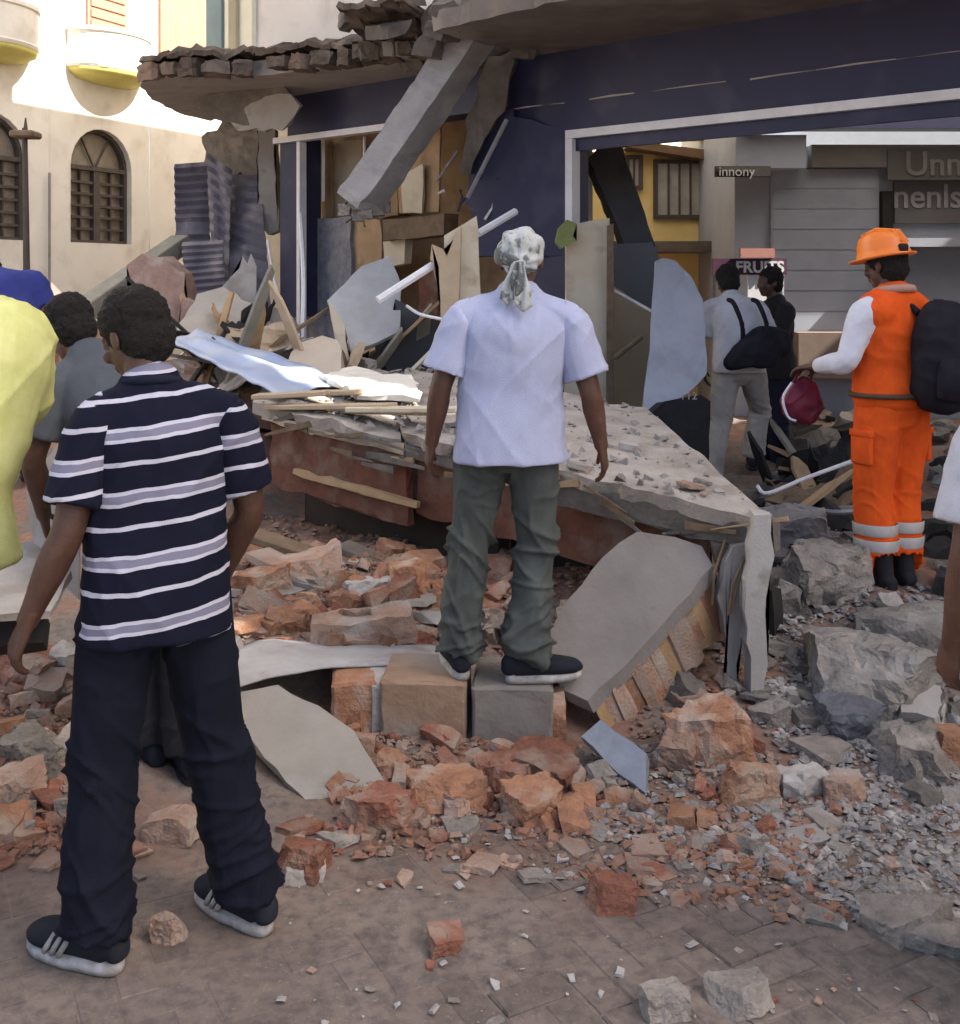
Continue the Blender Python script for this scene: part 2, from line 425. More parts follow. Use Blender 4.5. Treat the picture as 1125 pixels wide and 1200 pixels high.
for c, a, b in wins:
    g = bmesh.new(); P = arch_pts(c, a, b, WW - .01)
    g.faces.new([g.verts.new(fq(x, z, -.2)) for x, z in P]); g.faces.new([g.verts.new(fq(x, z, -.24)) for x, z in P][::-1])
    w = yb_link('window', g, M_PANE)
    zt = b - WW * .475
    g = bmesh.new(); ri = arch_pts(c, a + .05, b - .06, WW - .13)
    ro = arch_pts(c, a, b, WW - .004)
    for lo, hi in ((-.21, -.10),):
        A = [g.verts.new(fq(x, z, hi)) for x, z in ro]; B = [g.verts.new(fq(x, z, hi)) for x, z in ri]; C_ = [g.verts.new(fq(x, z, lo)) for x, z in ri]
        for i in range(len(A)):
            j = (i + 1) % len(A); g.faces.new((A[i], A[j], B[j], B[i])); g.faces.new((B[i], B[j], C_[j], C_[i]))
    yb_link('frame', g, M_BROWNW, w)
    g = bmesh.new(); fbox(g, c - .07, c + .07, a + .03, zt, -.19, -.11); yb_link('mullion', g, M_BROWNW, w)
    g = bmesh.new(); fbox(g, c - WW / 2 + .03, c + WW / 2 - .03, zt - .035, zt + .035, -.19, -.09); yb_link('transom', g, M_BROWNW, w)
    for k in range(1, 6):
        zz = a + .04 + (zt - a - .08) * k / 6
        for sgn in (-1, 1):
            g = bmesh.new(); s0, s1 = sorted((c + sgn * .08, c + sgn * (WW / 2 - .05))); fbox(g, s0, s1, zz - .022, zz + .022, -.185, -.125)
            yb_link('glazing_bar', g, M_BROWNW, w)
    for sgn in (-1, 1):
        g = bmesh.new(); fbox(g, c + sgn * .33 - .013, c + sgn * .33 + .013, a + .03, zt - .03, -.187, -.128); yb_link('glazing_bar', g, M_BROWNW, w)
    for q in (R(60), R(120)):
        g = bmesh.new(); rr = WW / 2 * .93
        tube(g, [fq(c, zt, -.16), fq(c + rr * math.cos(q), zt + rr * .95 * math.sin(q), -.16)], .018, 6); yb_link('glazing_bar', g, M_BROWNW, w)
# balconies: bowl-shaped underside and solid parapet
for c in (.0, -2.35):
    bm = bmesh.new(); RX, RO = .82, .62; rings = []
    for k, (f, z) in enumerate(((.35, 4.86), (.72, 4.90), (.95, 4.98), (1.0, 5.06))):
        rings.append([bm.verts.new(fq(c + RX * f * math.cos(math.pi * q / 16), z, RO * f * math.sin(math.pi * q / 16) - .02)) for q in range(17)])
    for r0, r1 in zip(rings, rings[1:]):
        for q in range(16): bm.faces.new((r0[q], r0[q + 1], r1[q + 1], r1[q]))
    bm.faces.new(rings[0]); bm.faces.new(rings[-1][::-1])
    bal = yb_link('balcony', bm, M_BALC, None, True)
    bm = bmesh.new(); rings = []
    for f, z in ((1.0, 5.05), (1.03, 5.10), (1.0, 5.12), (1.0, 5.60), (1.04, 5.62), (1.04, 5.68), (.9, 5.68), (.9, 5.06)):
        rings.append([bm.verts.new(fq(c + RX * f * math.cos(math.pi * q / 16), z, RO * f * math.sin(math.pi * q / 16) - .02)) for q in range(17)])
    for r0, r1 in zip(rings, rings[1:]):
        for q in range(16): bm.faces.new((r0[q], r0[q + 1], r1[q + 1], r1[q]))
    yb_link('parapet', bm, M_YELLOWB, bal)
    bm = bmesh.new(); fbox(bm, c - .42, c + .46, 5.1, 7.3, -.03, .04); d = yb_link('balcony_door', bm, M_PINK)
    for k in range(9):
        bm = bmesh.new(); fbox(bm, c - .36, c + .40, 5.75 + k * .17, 5.86 + k * .17, .035, .06); yb_link('slat', bm, M_PINK, d)
bm = bmesh.new(); fbox(bm, 1.25, 2.5, 5.55, 7.6, -.03, .05); d = yb_link('shutter', bm, M_PINK)
bm = bmesh.new(); fbox(bm, -13, 1.0, .0, .95, .0, .05); yb_link('plinth', bm, mat('pink_plinth', (.50, .36, .28), (.42, .3, .23), .9, 3, .2, 30))
bm = bmesh.new(); tube(bm, [fq(-1.22, .9, .06), fq(-1.22, 3.35, .06)], .02, 6); yb_link('downpipe', bm, M_PLAST)

# block added behind the shop to cast shade on the townhouse
sb = empty('shade_block', fq(4, 0, 5.3)); tag(sb, 'plain rendered block added behind the collapsed shop to shade the side street', 'building')
def sb_part(name, bm, m): 
    o = from_bm(name, bm, m); o.parent = sb; o.matrix_parent_inverse = Matrix.Translation(-fq(4, 0, 5.3)); return o
bm = bmesh.new(); fbox(bm, -1.9, 13, -.05, 8.7, 4.3, 6.4); sb_part('wall', bm, M_CREAM)
bm = bmesh.new(); fbox(bm, -2.0, 13.1, 8.7, 8.95, 4.2, 6.5); sb_part('roof', bm, M_CONC)
for s in (0.5, 3.5, 6.5, 9.5):
    for z in (1.2, 4.2):
        bm = bmesh.new(); fbox(bm, s, s + 1.1, z, z + 1.5, 4.24, 4.32); sb_part('window', bm, M_BROWNW)

# ------------------------------------------------------------------ the navy corner shop, its ground floor wrecked
P0 = Vector((.72, 9.15, 0)); D = Vector((.755, -.656, 0)).normalized(); N = Vector((-.656, -.755, 0)).normalized()
def wl(t, z, off=0.0): return P0 + D * t + N * off + Vector((0, 0, z))
def wpx(x, y, off=0.0):                     # photo pixel on the wall plane (moved off towards the street)
    r = (x - CX) / F; a = P0 + N * off
    t = (r * a.y - a.x) / (D.x - r * D.y)
    p = a + D * t; return t, CAMZ + (HY - y) / F * p.y
def wbox(bm, t0, t1, z0, z1, o0, o1):
    box_pts(bm, [wl(t0, z0, o1), wl(t1, z0, o1), wl(t1, z0, o0), wl(t0, z0, o0), wl(t0, z1, o1), wl(t1, z1, o1), wl(t1, z1, o0), wl(t0, z1, o0)])
shop = empty('corner_shop', wl(0, 0)); tag(shop, 'navy blue corner shop with wrecked ground floor and broken concrete canopy', 'building')
def sp(name, bm, m, parent=None, smooth=False):
    o = from_bm(name, bm, m, None, smooth); o.parent = parent or shop
    if parent is None: o.matrix_parent_inverse = Matrix.Translation(-wl(0, 0))
    return o
ZC = 3.63                                   # canopy soffit
bm = bmesh.new(); wbox(bm, -.62, 0, -.05, ZC, -.3, 0); pier = sp('pier', bm, M_NAVY)
bm = bmesh.new(); wbox(bm, 0.0, 9.0, 2.97, ZC, -.3, 0); lint = sp('lintel', bm, M_NAVY)
bm = bmesh.new(); wbox(bm, -3.6, -.62, 3.22, ZC, -.3, 0); sp('lintel', bm, M_NAVY)
bm = bmesh.new(); wbox(bm, -3.72, -3.42, 1.35, 3.22, -.3, 0); sp('pier', bm, M_NAVY)
bm = bmesh.new(); wbox(bm, 5.2, 22.0, -.05, 2.97, -.3, 0); sp('wall', bm, M_NAVY)
# ragged white crack where the fascia board tore off
rnd = random.Random(3)
t = -.58
while t < 5.2:
    L_ = rnd.uniform(.2, .7); th = rnd.uniform(.004, .013); z = 3.20
    q = [(t, z + rnd.uniform(-.008, .008)), (t + L_, z + rnd.uniform(-.008, .008)), (t + L_, z + th), (t + L_ * .5, z + th * 1.5), (t, z + th * .6)]
    bm = bmesh.new()
    f1 = [bm.verts.new(wl(a, b, .012)) for a, b in q]; f0 = [bm.verts.new(wl(a, b, -.005)) for a, b in q]
    bm.faces.new(f1)
    for i in range(5): bm.faces.new((f1[i], f1[(i + 1) % 5], f0[(i + 1) % 5], f0[i]))
    sp('torn_trim', bm, M_PLAST_W, lint)
    t += L_ + (rnd.uniform(.02, .25) if rnd.random() < .3 else .004)
# white metal frame of the shopfront
bm = bmesh.new(); wbox(bm, .0, 5.2, 2.90, 2.968, -.08, .03); fr = sp('shopfront_frame', bm, M_WHITE)
bm = bmesh.new(); wbox(bm, .0, .07, 1.35, 2.898, -.08, .03); sp('jamb', bm, M_WHITE, fr)
bm = bmesh.new(); wbox(bm, .07, 5.2, 2.80, 2.897, -.07, -.02); sp('soffit_board', bm, M_NAVY, fr)
# white rails of the smaller opening
bm = bmesh.new(); wbox(bm, -3.78, -1.9, 3.155, 3.215, -.06, .05); fr2 = sp('window_rail', bm, M_WHITE)
bm = bmesh.new(); wbox(bm, -3.42, -3.37, 1.1, 3.15, -.06, .03); sp('jamb', bm, M_WHITE, fr2)
# canopy slab, outline on the soffit level taken from the wall outwards, rounded at the corner
def soff(x, y, z=ZC): return G(x, y, z)
def GG(x, y, z): 
    Y = F * (z - CAMZ) / (HY - y); return Vector(((x - CX) / F * Y, Y, z))
def can(pts, z0, z1, m, name, seed, jag=.02, parent=None):
    P = []
    for p in pts: P.append(Vector((p[0], p[1], z0)))
    return sp(name, plate(P, z1 - z0, jag, .14, seed, (0, 0, 1), .0), m, parent)
tcorner = -5.05
rim = [GG(245, 142, ZC), GG(210, 133, ZC), GG(178, 117, ZC), GG(163, 100, ZC), GG(172, 94, ZC)*1, GG(240, 88, ZC)]
edge = [GG(300, 89, ZC), GG(400, 78, ZC), GG(500, 66, ZC)]
outl = [wl(-.95, 0, -.25), wl(tcorner + .6, 0, -.25)] + rim + edge + [wl(-1.3, 0, .85)]
canopy = can(outl, ZC, ZC + .13, M_PLAST, 'canopy', 5, .018)
outl2 = [wl(-.3, 0, -.25), wl(22.0, 0, -.25), wl(22.0, 0, 1.5), wl(2.0, 0, 1.45), wl(-.35, 0, 1.25)]
can2 = can(outl2, ZC, ZC + .16, mat('brown_grey_soffit', (.17, .145, .13), (.115, .098, .088), .95, 2.5, .4, 40, c3=(.22, .195, .175), c3scale=1.5), 'canopy', 6, .03)  # right soffit in a darker brown-grey tone with paler blotches
M_EDGE = mat('eave_masonry', (.12, .093, .073), (.07, .055, .044), .95, 8, .6, 45, c3=(.22, .18, .15), vary=.25)
M_EDGE2 = mat('eave_brick', (.19, .135, .10), (.13, .09, .068), .95, 8, .6, 45, vary=.25)
# broken masonry course along the canopy's outer edge: bricks one by one
rnd = random.Random(11)
path = [GG(172, 94, ZC), GG(240, 88, ZC)] + edge + [wl(-1.55, ZC, .9)]
path = [Vector((p.x, p.y, 0)) for p in path]
def along(path, step):
    out = []; 
    for a, b in zip(path, path[1:]):
        L_ = (b - a).length; k = max(1, round(L_ / step))
        for i in range(k): out.append((a + (b - a) * ((i + .5) / k), (b - a).normalized(), L_ / k))
    return out
for course in range(1):
    for q, (p, e, L_) in enumerate(along(path, .23)):
        if rnd.random() < .12: continue
        c = chunk_bm((L_ * rnd.uniform(.7, 1.05), .2, rnd.uniform(.10, .17)), rnd, 2, .2)
        m4 = Matrix.Translation(p - e.cross(Vector((0, 0, 1))) * -.06 + Vector((0, 0, ZC + .06 + course * .108 + rnd.uniform(-.015, .015)))) @ Matrix.Rotation(math.atan2(e.y, e.x) + rnd.uniform(-.12, .12), 4, 'Z') @ Matrix.Rotation(rnd.uniform(-.15, .15), 4, 'X')
        c.transform(m4)
        sp('brick', c, rnd.choice([M_EDGE, M_EDGE, M_EDGE, M_EDGE2]), canopy)
# ragged screed crust lying over the bricks
fine = [q for q, e, l in along(path, .06)]; nrm_ = [e.cross(Vector((0, 0, 1))) for q, e, l in along(path, .06)]
def crust(u, v):
    i = min(int(u * (len(fine) - 1)), len(fine) - 1); q = fine[i]; k = noise.noise(Vector((u * 23, 1, 4)))
    return q + nrm_[i] * ((.12 + .07 * k) * (1 - v) - .75 * v) + Vector((0, 0, ZC + .165 + .09 * noise.noise(Vector((u * 11, v * 3, 2))) + .06 * noise.noise(Vector((u * 40, v * 9, 2))) + .10 * v))
sp('screed_crust', sheet(crust, 90, 8, -.05), M_EDGE, canopy)
# dark rubble hanging from the torn canopy between the two slabs
for k in range(26):
    p = wl(rnd.uniform(-1.5, -.2), ZC + rnd.uniform(-.05, .38), rnd.uniform(-.1, 1.15))
    c = chunk_bm((rnd.uniform(.15, .42), rnd.uniform(.12, .3), rnd.uniform(.08, .2)), rnd, 3, .2)
    c.transform(Matrix.Translation(p) @ Euler((rnd.uniform(-.6, .6), rnd.uniform(-.6, .6), rnd.uniform(0, 6))).to_matrix().to_4x4())
    sp('broken_piece', c, M_CONC_D, canopy)
# torn plaster flap under the rounded corner
for pts, mm, th in (([(225, 118), (300, 90), (330, 100), (345, 120), (310, 150), (262, 143), (235, 130)], M_CONC_D, .06), ([(262, 140), (300, 112), (340, 110), (352, 125), (330, 152), (280, 152)], M_PLAST, .05)):
    P = [W(x, y, 11.3 - (x - 230) * .004) for x, y in pts]
    sp('plaster_flap', plate(P, th, .02, .1, len(pts), (0, 1, 0)), mm, canopy)
# upper storeys
upper = bmesh.new()
sun_holes = [(5.15, 7.4, 7.35, 8.75), (10.55, 11.15, 10.75, 11.85)]  # openings added to let sunbeams reach the slab and the scarfed head
tcuts = sorted({tcorner, 22.0, *[h[0] for h in sun_holes], *[h[1] for h in sun_holes]}); zcuts = sorted({ZC + .13, 17.0, *[h[2] for h in sun_holes], *[h[3] for h in sun_holes]})
for a, b in zip(tcuts, tcuts[1:]):
    for c, d in zip(zcuts, zcuts[1:]):
        if any(h[0] <= a and b <= h[1] and h[2] <= c and d <= h[3] for h in sun_holes): continue
        wbox(upper, a, b, c, d, -.35, -.1)
bmesh.ops.remove_doubles(upper, verts=upper.verts[:], dist=.001)
sp('upper_wall', upper, mat('upper_wall_paint', (.60, .56, .52), (.54, .50, .46), .9, 1.5, .1, 30, c3=(.46, .42, .38)))
bm = bmesh.new(); wbox(bm, tcorner - .06, tcorner + .22, ZC + .3, 16.8, -.36, -.06); sp('corner_pilaster', bm, M_TEAL)
bm = bmesh.new(); wbox(bm, tcorner + .32, tcorner + .80, ZC + .3, 16.8, -.1, -.04); sp('corner_board', bm, mat('pale_board', (.7, .66, .52), (.62, .58, .45), .8, 3, .1, 30))
bm = bmesh.new(); wbox(bm, tcorner + .45, tcorner + .58, ZC + .3, 16.8, -.04, .01); sp('corner_strip', bm, mat('olive_strip', (.36, .32, .22), (.3, .27, .18), .8, 3, .1, 30))
for t in (1.5, 4.0, 8.5, 12.5):
    for z in (5.2, 8.2, 11.2, 14.0):
        if any(h[0] - 1.2 < t < h[1] + .3 and h[2] - 1.6 < z < h[3] + .2 for h in sun_holes): continue
        bm = bmesh.new(); wbox(bm, t, t + 1.0, z, z + 1.4, -.1, -.06); w = sp('window', bm, M_BROWNW)
        bm = bmesh.new(); wbox(bm, t - .06, t + 1.06, z - .08, z - .01, -.1, .0); sp('sill', bm, M_CONC, w)
# return wall along the side street and the back of the wrecked rooms
bm = bmesh.new(); wbox(bm, tcorner + .003, tcorner + .25, ZC + .2, 16.5, -3.2, -.355); sp('side_wall', bm, M_YELLOWB)
bm = bmesh.new(); wbox(bm, -4.3, -.9, -.05, ZC, -1.3, -1.1); sp('back_wall', bm, M_PLY)
bm = bmesh.new(); wbox(bm, -.62, -.45, -.05, ZC - .005, -1.0, -.305); sp('party_wall', bm, M_PLAST)
bm = bmesh.new(); wbox(bm, 5.2, 21.5, -.05, 6.6, -8.0, -.36); sp('shade_wing', bm, M_PLAST)  # unseen block added to keep the sun out of the yard
bm = bmesh.new(); wbox(bm, -4.9, 5.195, ZC + .005, ZC + .2, -2.6, -.36); sp('floor_slab', bm, M_CONC)
# column exposed behind the fallen beam
def polyplate(name, pts, th, m, parent=None, jag=.012, seed=1, step=.1):
    return sp(name, plate(pts, th, jag, step, seed, (0, 1, 0)), m, parent)
colp = [W(572, 66, 9.3), W(602, 60, 9.3), W(590, 130, 9.35), W(566, 165, 9.4), W(552, 205, 9.5), W(538, 200, 9.5), W(548, 140, 9.4)]
polyplate('broken_column', colp, .22, M_CONC_D, jag=.025, seed=9)
bm = bmesh.new(); tube(bm, [W(548, 232, 9.25), W(594, 140, 9.2)], .02, 6); sp('loose_trim', bm, M_METAL)
# navy lining hanging in shreds beside the column
for pts, sd in (([(556, 150), (600, 128), (606, 190), (566, 250), (545, 240)], 2), ([(598, 135), (664, 150), (664, 300), (560, 300), (552, 250)], 3)):
    polyplate('torn_cladding', [W(x, y, 9.42 + (600 - x) * .004) for x, y in pts], .03, M_NAVY, pier, .015, sd)
for k in range(9):
    a = wl(rnd.uniform(-1.35, -.65), rnd.uniform(2.3, 3.0), .12); b = a + Vector((rnd.uniform(-.12, .12), 0, rnd.uniform(-.2, .2)))
    bm = bmesh.new(); tube(bm, [a, (a + b) / 2 + Vector((.03, 0, .03)), b], .012, 5); sp('bent_strip', bm, rnd.choice([M_METAL, M_NAVY, M_WHITE]), pier)

# inside the smaller opening: plywood partition boards and tiled dado
def wplate(name, pts, off, th, m, seed=1, jag=.01, parent=None):
    P = []
    for x, y in pts:
        t, z = wpx(x, y, off); P.append(wl(t, z, off))
    return sp(name, plate(P, th, jag, .12, seed, -N), m, parent)
for k, (pts, off, m) in enumerate([
    ([(355, 166), (386, 165), (388, 262), (357, 262)], -.5, M_PLY), ([(388, 166), (424, 164), (420, 262), (390, 262)], -.62, M_CREAM),
    ([(426, 160), (462, 166), (466, 252), (424, 262)], -.72, M_PLY), ([(464, 176), (515, 148), (514, 248), (468, 250)], -.45, M_PLY),
    ([(470, 205), (496, 192), (494, 250), (472, 250)], -.38, M_CREAM)]):
    wplate('partition_board', pts, off, .025, m, k)
for x, y0, y1, off in ((379, 164, 236, -.3), (427, 160, 225, -.32)):
    t, z0 = wpx(x, y1, off); _, z1 = wpx(x, y0, off)
    bm = bmesh.new(); tube(bm, [wl(t, z0, off), wl(t, z1, off)], .018, 6); sp('partition_post', bm, M_WHITE)
wplate('dado_wall', [(332, 262), (410, 252), (412, 420), (330, 420)], -.25, .2, mat('blue_grey_tiles', (.22, .22, .25), (.13, .13, .15), .6, 16, .4, 40, c3=(.3, .28, .26), c3scale=8), 4, .02)
wplate('dado_wall', [(410, 252), (446, 258), (447, 330), (408, 345)], -.3, .15, M_PLY, 5, .015)
wplate('cabinet', [(448, 258), (520, 250), (520, 275), (450, 282)], -.2, .2, M_WOOD, 6, .01)
wplate('cabinet', [(449, 283), (475, 280), (474, 310), (450, 315)], -.3, .1, M_CREAM, 7, .01)
wplate('cabinet', [(492, 320), (512, 300), (514, 430), (488, 430)], -.2, .1, M_REDW, 8, .01)
# grey broken column at the far end and the folded roller shutter hanging from it
polyplate('broken_column', [W(303, 152, 12.0), W(322, 152, 12.0), W(326, 272, 12.0), W(314, 276, 12.0), W(302, 262, 12.0)], .25, M_PLAST, None, .02, 7)
polyplate('broken_masonry', [W(240, 152, 12.6), W(262, 146, 12.5), W(304, 150, 12.4), W(304, 206, 12.4), W(272, 204, 12.5), W(236, 196, 12.6)], .35, M_STONE, None, .05, 8, .08)
def shutter_leaf(pts, Y, m, seed):
    a, b, c, d = [W(x, y, yy) for (x, y), yy in zip(pts, Y)]
    nn = 22
    def fn(u, v):
        p = a.lerp(b, u).lerp(d.lerp(c, u), v)
        return p + Vector((0, -1, 0)) * (.02 * (1 if int(v * nn) % 2 else -1) + .06 * noise.noise(Vector((u * 2, v * 2, seed))))
    return sp('shutter_leaf', sheet(fn, 8, nn, .012), m)
shutter_leaf([(204, 193), (243, 190), (248, 300), (206, 300)], (12.5, 12.6, 12.4, 12.3), M_SHUT, 1)
shutter_leaf([(243, 180), (272, 200), (268, 345), (250, 330)], (12.2, 12.0, 11.7, 11.8), M_SHUT, 4)
shutter_leaf([(256, 205), (306, 206), (318, 370), (262, 340)], (12.3, 12.2, 11.5, 11.7), M_SHUT, 2)
shutter_leaf([(214, 285), (262, 282), (266, 370), (222, 375)], (11.6, 11.5, 11.2, 11.3), M_SHUT, 3)
# ------------------------------------------------------------------ solid stand-ins for the street reflected in the shop window: ochre house, grey shop
def ax(name, lo, hi, m, parent, base):
    bm = bmesh.new(); box(bm, lo, hi); o = from_bm(name, bm, m); o.parent = parent
    if parent.parent is None: o.matrix_parent_inverse = Matrix.Translation(-Vector(base))
    return o
hb = (2.2, 14.0, 0)
house = empty('reflected_house', hb); tag(house, 'ochre yellow house with barred window, standing in for a shop window reflection', 'building')
def U(x, y, Y): p = W(x, y, Y); return p.x, p.z
yh = 14.0
x0, zt = U(665, 178, yh); x1, _ = U(862, 178, yh); _, zb = U(0, 300, yh)
ax('wall', (x0 - .3, yh, -.05), (x1, yh + .25, zt), M_HOUSE, house, hb)
ax('parapet', (x0 - .3, yh - .35, zt + .12), (U(848, 0, yh - .35)[0], yh - .1, zt + 1.5), mat('ochre_parapet', (.66, .52, .24), (.6, .46, .2), .9, 3, .1, 30), house, hb)
bm = bmesh.new(); a, b, c, d = W(735, 172, yh - .36), W(850, 190, yh - .36), W(850, 178, yh - .36), W(735, 164, yh - .36)
box_pts(bm, [a, b, b + Vector((0, .5, 0)), a + Vector((0, .5, 0)), d, c, c + Vector((0, .5, 0)), d + Vector((0, .5, 0))])
o = from_bm('eave', bm, M_TILE); o.parent = house; o.matrix_parent_inverse = Matrix.Translation(-Vector(hb))
def win(xa, xb, ya, yb, bars):
    xl, zl = U(xa, yb, yh); xr, zr = U(xb, ya, yh)
    w = ax('window', (xl, yh - .03, zl), (xr, yh - .004, zr), mat('curtained_pane', (.42, .42, .40), (.3, .3, .29), .4, 5, .05, 30), house, hb)
    for (p, q, r_, s_) in ((xl - .05, xl, zl - .05, zr + .05), (xr, xr + .05, zl - .05, zr + .05)): ax('frame', (p, yh - .07, r_), (q, yh - .006, s_), M_BROWNW, w, hb)
    for (r_, s_) in ((zl - .05, zl), (zr, zr + .05)): ax('frame', (xl, yh - .065, r_), (xr, yh - .007, s_), M_BROWNW, w, hb)
    for k in range(1, bars):
        xx = xl + (xr - xl) * k / bars; ax('bar', (xx - .012, yh - .06, zl), (xx + .012, yh - .035, zr), M_BROWNW, w, hb)
win(770, 834, 192, 252, 5); win(737, 748, 187, 218, 2)
xl, zl = U(760, 297, yh); xr, zr = U(870, 285, yh)
ax('lean_to_roof', (U(700, 0, yh)[0], yh - .8, zl), (xr, yh - .003, zr), M_CONC_D, house, hb)
# grey shop with shutter and sign boards
gb = (4.2, 12.0, 0)
gs = empty('reflected_shop', gb); tag(gs, 'grey shop front with closed shutter and lettered boards, standing in for a shop window reflection', 'building')
yg = 12.0
gx0 = U(848, 0, yg)[0]
ax('wall', (gx0 + .12, yg, -.05), (7.2, yg + 3.2, 9.0), M_GREYB, gs, gb)  # made tall and deep to block the sun from the ochre house
ax('awning_box', (gx0 + .05, yg - .35, U(0, 197, yg - .35)[1]), (U(945, 0, yg - .35)[0], yg - .002, U(0, 158, yg - .35)[1]), M_GREYB, gs, gb)
ax('fascia', (U(945, 0, yg)[0], yg - .2, U(0, 198, yg)[1]), (7.0, yg - .001, U(0, 172, yg)[1]), mat('fascia_grey', (.19, .185, .175), (.16, .155, .15), .8, 3, .1, 30), gs, gb)
sh = ax('roller_shutter', (gx0 + .5, yg - .06, .2), (U(1028, 0, yg)[0], yg - .003, U(0, 200, yg)[1]), M_GREYB, gs, gb)
for k in range(13):
    z = .3 + k * .22; ax('slat', (gx0 + .52, yg - .066, z), (U(1026, 0, yg)[0], yg - .062, z + .205), M_GREYB, sh, gb)
ax('pilaster', (U(1030, 0, yg)[0], yg - .12, .0), (U(1042, 0, yg)[0], yg - .004, U(0, 225, yg)[1]), M_DARK, gs, gb)
ax('canopy_edge', (gx0 + .1, yg - .5, U(0, 150, yg - .5)[1]), (7.1, yg - .21, U(0, 136, yg - .5)[1]), M_NAVY, gs, gb)
def lettering(txt, x, y, Y, size, m, parent, base, name='lettering', bold=.0):
    cu = bpy.data.curves.new(name, 'FONT'); cu.body = txt; cu.size = size; cu.extrude = .006; cu.offset = bold
    o = bpy.data.objects.new(name, cu); COL.objects.link(o)
    dg = bpy.context.evaluated_depsgraph_get(); me = bpy.data.meshes.new_from_object(o.evaluated_get(dg)); bpy.data.objects.remove(o)
    p = W(x, y, Y); me.transform(Matrix.Translation((p.x, Y, p.z)) @ Matrix.Rotation(R(90), 4, 'X'))
    o = link(name, me, m); o.parent = parent
    if parent.parent is None: o.matrix_parent_inverse = Matrix.Translation(-Vector(base))
    return o
M_LET = mat('letter_grey', (.2, .197, .19), (.15, .147, .142), .6, 5, .1, 30)
b1 = ax('sign_board', (U(1040, 0, yg - .22)[0], yg - .24, U(0, 211, yg - .22)[1]), (7.0, yg - .203, U(0, 174, yg - .22)[1]), mat('board_grey', (.11, .107, .104), (.085, .082, .08), .7, 3, .1, 30), gs, gb)
lettering('Unns', 1060, 205, yg - .25, .36, M_LET, b1, gb, bold=.004)
b2 = ax('sign_board', (U(1046, 0, yg)[0], yg - .06, U(0, 262, yg)[1]), (7.0, yg - .004, U(0, 213, yg)[1]), mat('board_grey_pale', (.15, .148, .15), (.125, .12, .125), .7, 3, .1, 30), gs, gb)
lettering('nenls', 1046, 243, yg - .07, .36, mat('letter_pale', (.36, .36, .38), (.28, .28, .3), .6, 5, .1, 30), b2, gb, bold=.004)
b3 = ax('sign_board', (U(838, 0, yg - .4)[0], yg - .44, U(0, 207, yg - .4)[1]), (U(902, 0, yg - .4)[0], yg - .36, U(0, 195, yg - .4)[1]), M_DARK, gs, gb)
lettering('innony', 842, 206, yg - .45, .14, M_LET, b3, gb)
ax('bench', (U(925, 0, yg)[0], yg - .35, U(0, 440, yg)[1]), (U(1010, 0, yg)[0], yg - .09, U(0, 388, yg)[1]), mat('brown_counter', (.2, .15, .125), (.16, .12, .1), .8, 3, .1, 30), gs, gb)
ax('ledge', (U(1042, 0, yg)[0], yg - .3, U(0, 290, yg)[1]), (7.0, yg - .005, U(0, 280, yg)[1]), mat('ledge_blue', (.33, .36, .42), (.28, .3, .35), .6, 3, .1, 30), gs, gb)
# red bordered banner with white lettering behind the people
p = W(872, 320, 10.6)
bn = empty('banner', (p.x, p.y, H(p.x, p.y))); tag(bn, 'dark banner with white lettering on posts behind the two men', 'banner')
def bnp(name, bm, m):
    o = from_bm(name, bm, m); o.parent = bn; o.matrix_parent_inverse = Matrix.Translation(-Vector(bn.location)); return o
a, c = W(835, 322, 10.6), W(922, 303, 10.6)
bm = bmesh.new(); box(bm, (a.x, 10.6, a.z), (c.x, 10.63, c.z)); bnp('cloth', bm, mat('banner_maroon', (.09, .03, .05), (.07, .025, .06), .8, 3, .1, 30))
a2, c2 = W(868, 302, 10.55), W(908, 291, 10.55)
bm = bmesh.new(); box(bm, (a2.x, 10.55, a2.z), (c2.x, 10.63, c2.z)); bnp('top_board', bm, mat('banner_pink', (.45, .22, .18), (.38, .18, .15), .8, 3, .1, 30))
for x in (a.x + .03, c.x - .03):
    bm = bmesh.new(); tube(bm, [(x, 10.66, .0), (x, 10.66, c.z)], .02, 6); bnp('post', bm, M_METAL)
lt = lettering('FRUITS', 862, 319, 10.59, .15, M_WHITE, bn, bn.location, bold=.004)
bm = bmesh.new(); a, c = W(880, 400, 10.5), W(912, 322, 10.5); box(bm, (a.x, 10.62, a.z), (c.x, 10.66, c.z)); bnp('white_sheet', bm, M_WHITE)

# lamp post on the side street
lp = empty('lamp_post', W(33, 0, 13.0).to_2d().to_3d()); tag(lp, 'dark street lamp post with flat lantern in front of the pale townhouse', 'lamp post')
base = Vector(lp.location); top = W(32, 150, 13.0)
def lpp(name, bm, m):
    o = from_bm(name, bm, m); o.parent = lp; o.matrix_parent_inverse = Matrix.Translation(-base); return o
bm = bmesh.new(); tube(bm, [base, base + Vector((0, 0, .5)), (top.x - .03, 13, top.z)], [.07, .05, .032], 8); lpp('pole', bm, M_BROWNW)
bm = bmesh.new(); box(bm, (top.x - .16, 12.85, top.z - .12), (top.x + .12, 13.15, top.z - .04)); bevel_all(bm, .02); lpp('lantern', bm, M_WOOD)
bm = bmesh.new(); tube(bm, [(top.x - .02, 13, top.z - .05), (top.x - .02, 13, top.z + .12)], [.03, .008], 6); lpp('finial', bm, M_BROWNW)
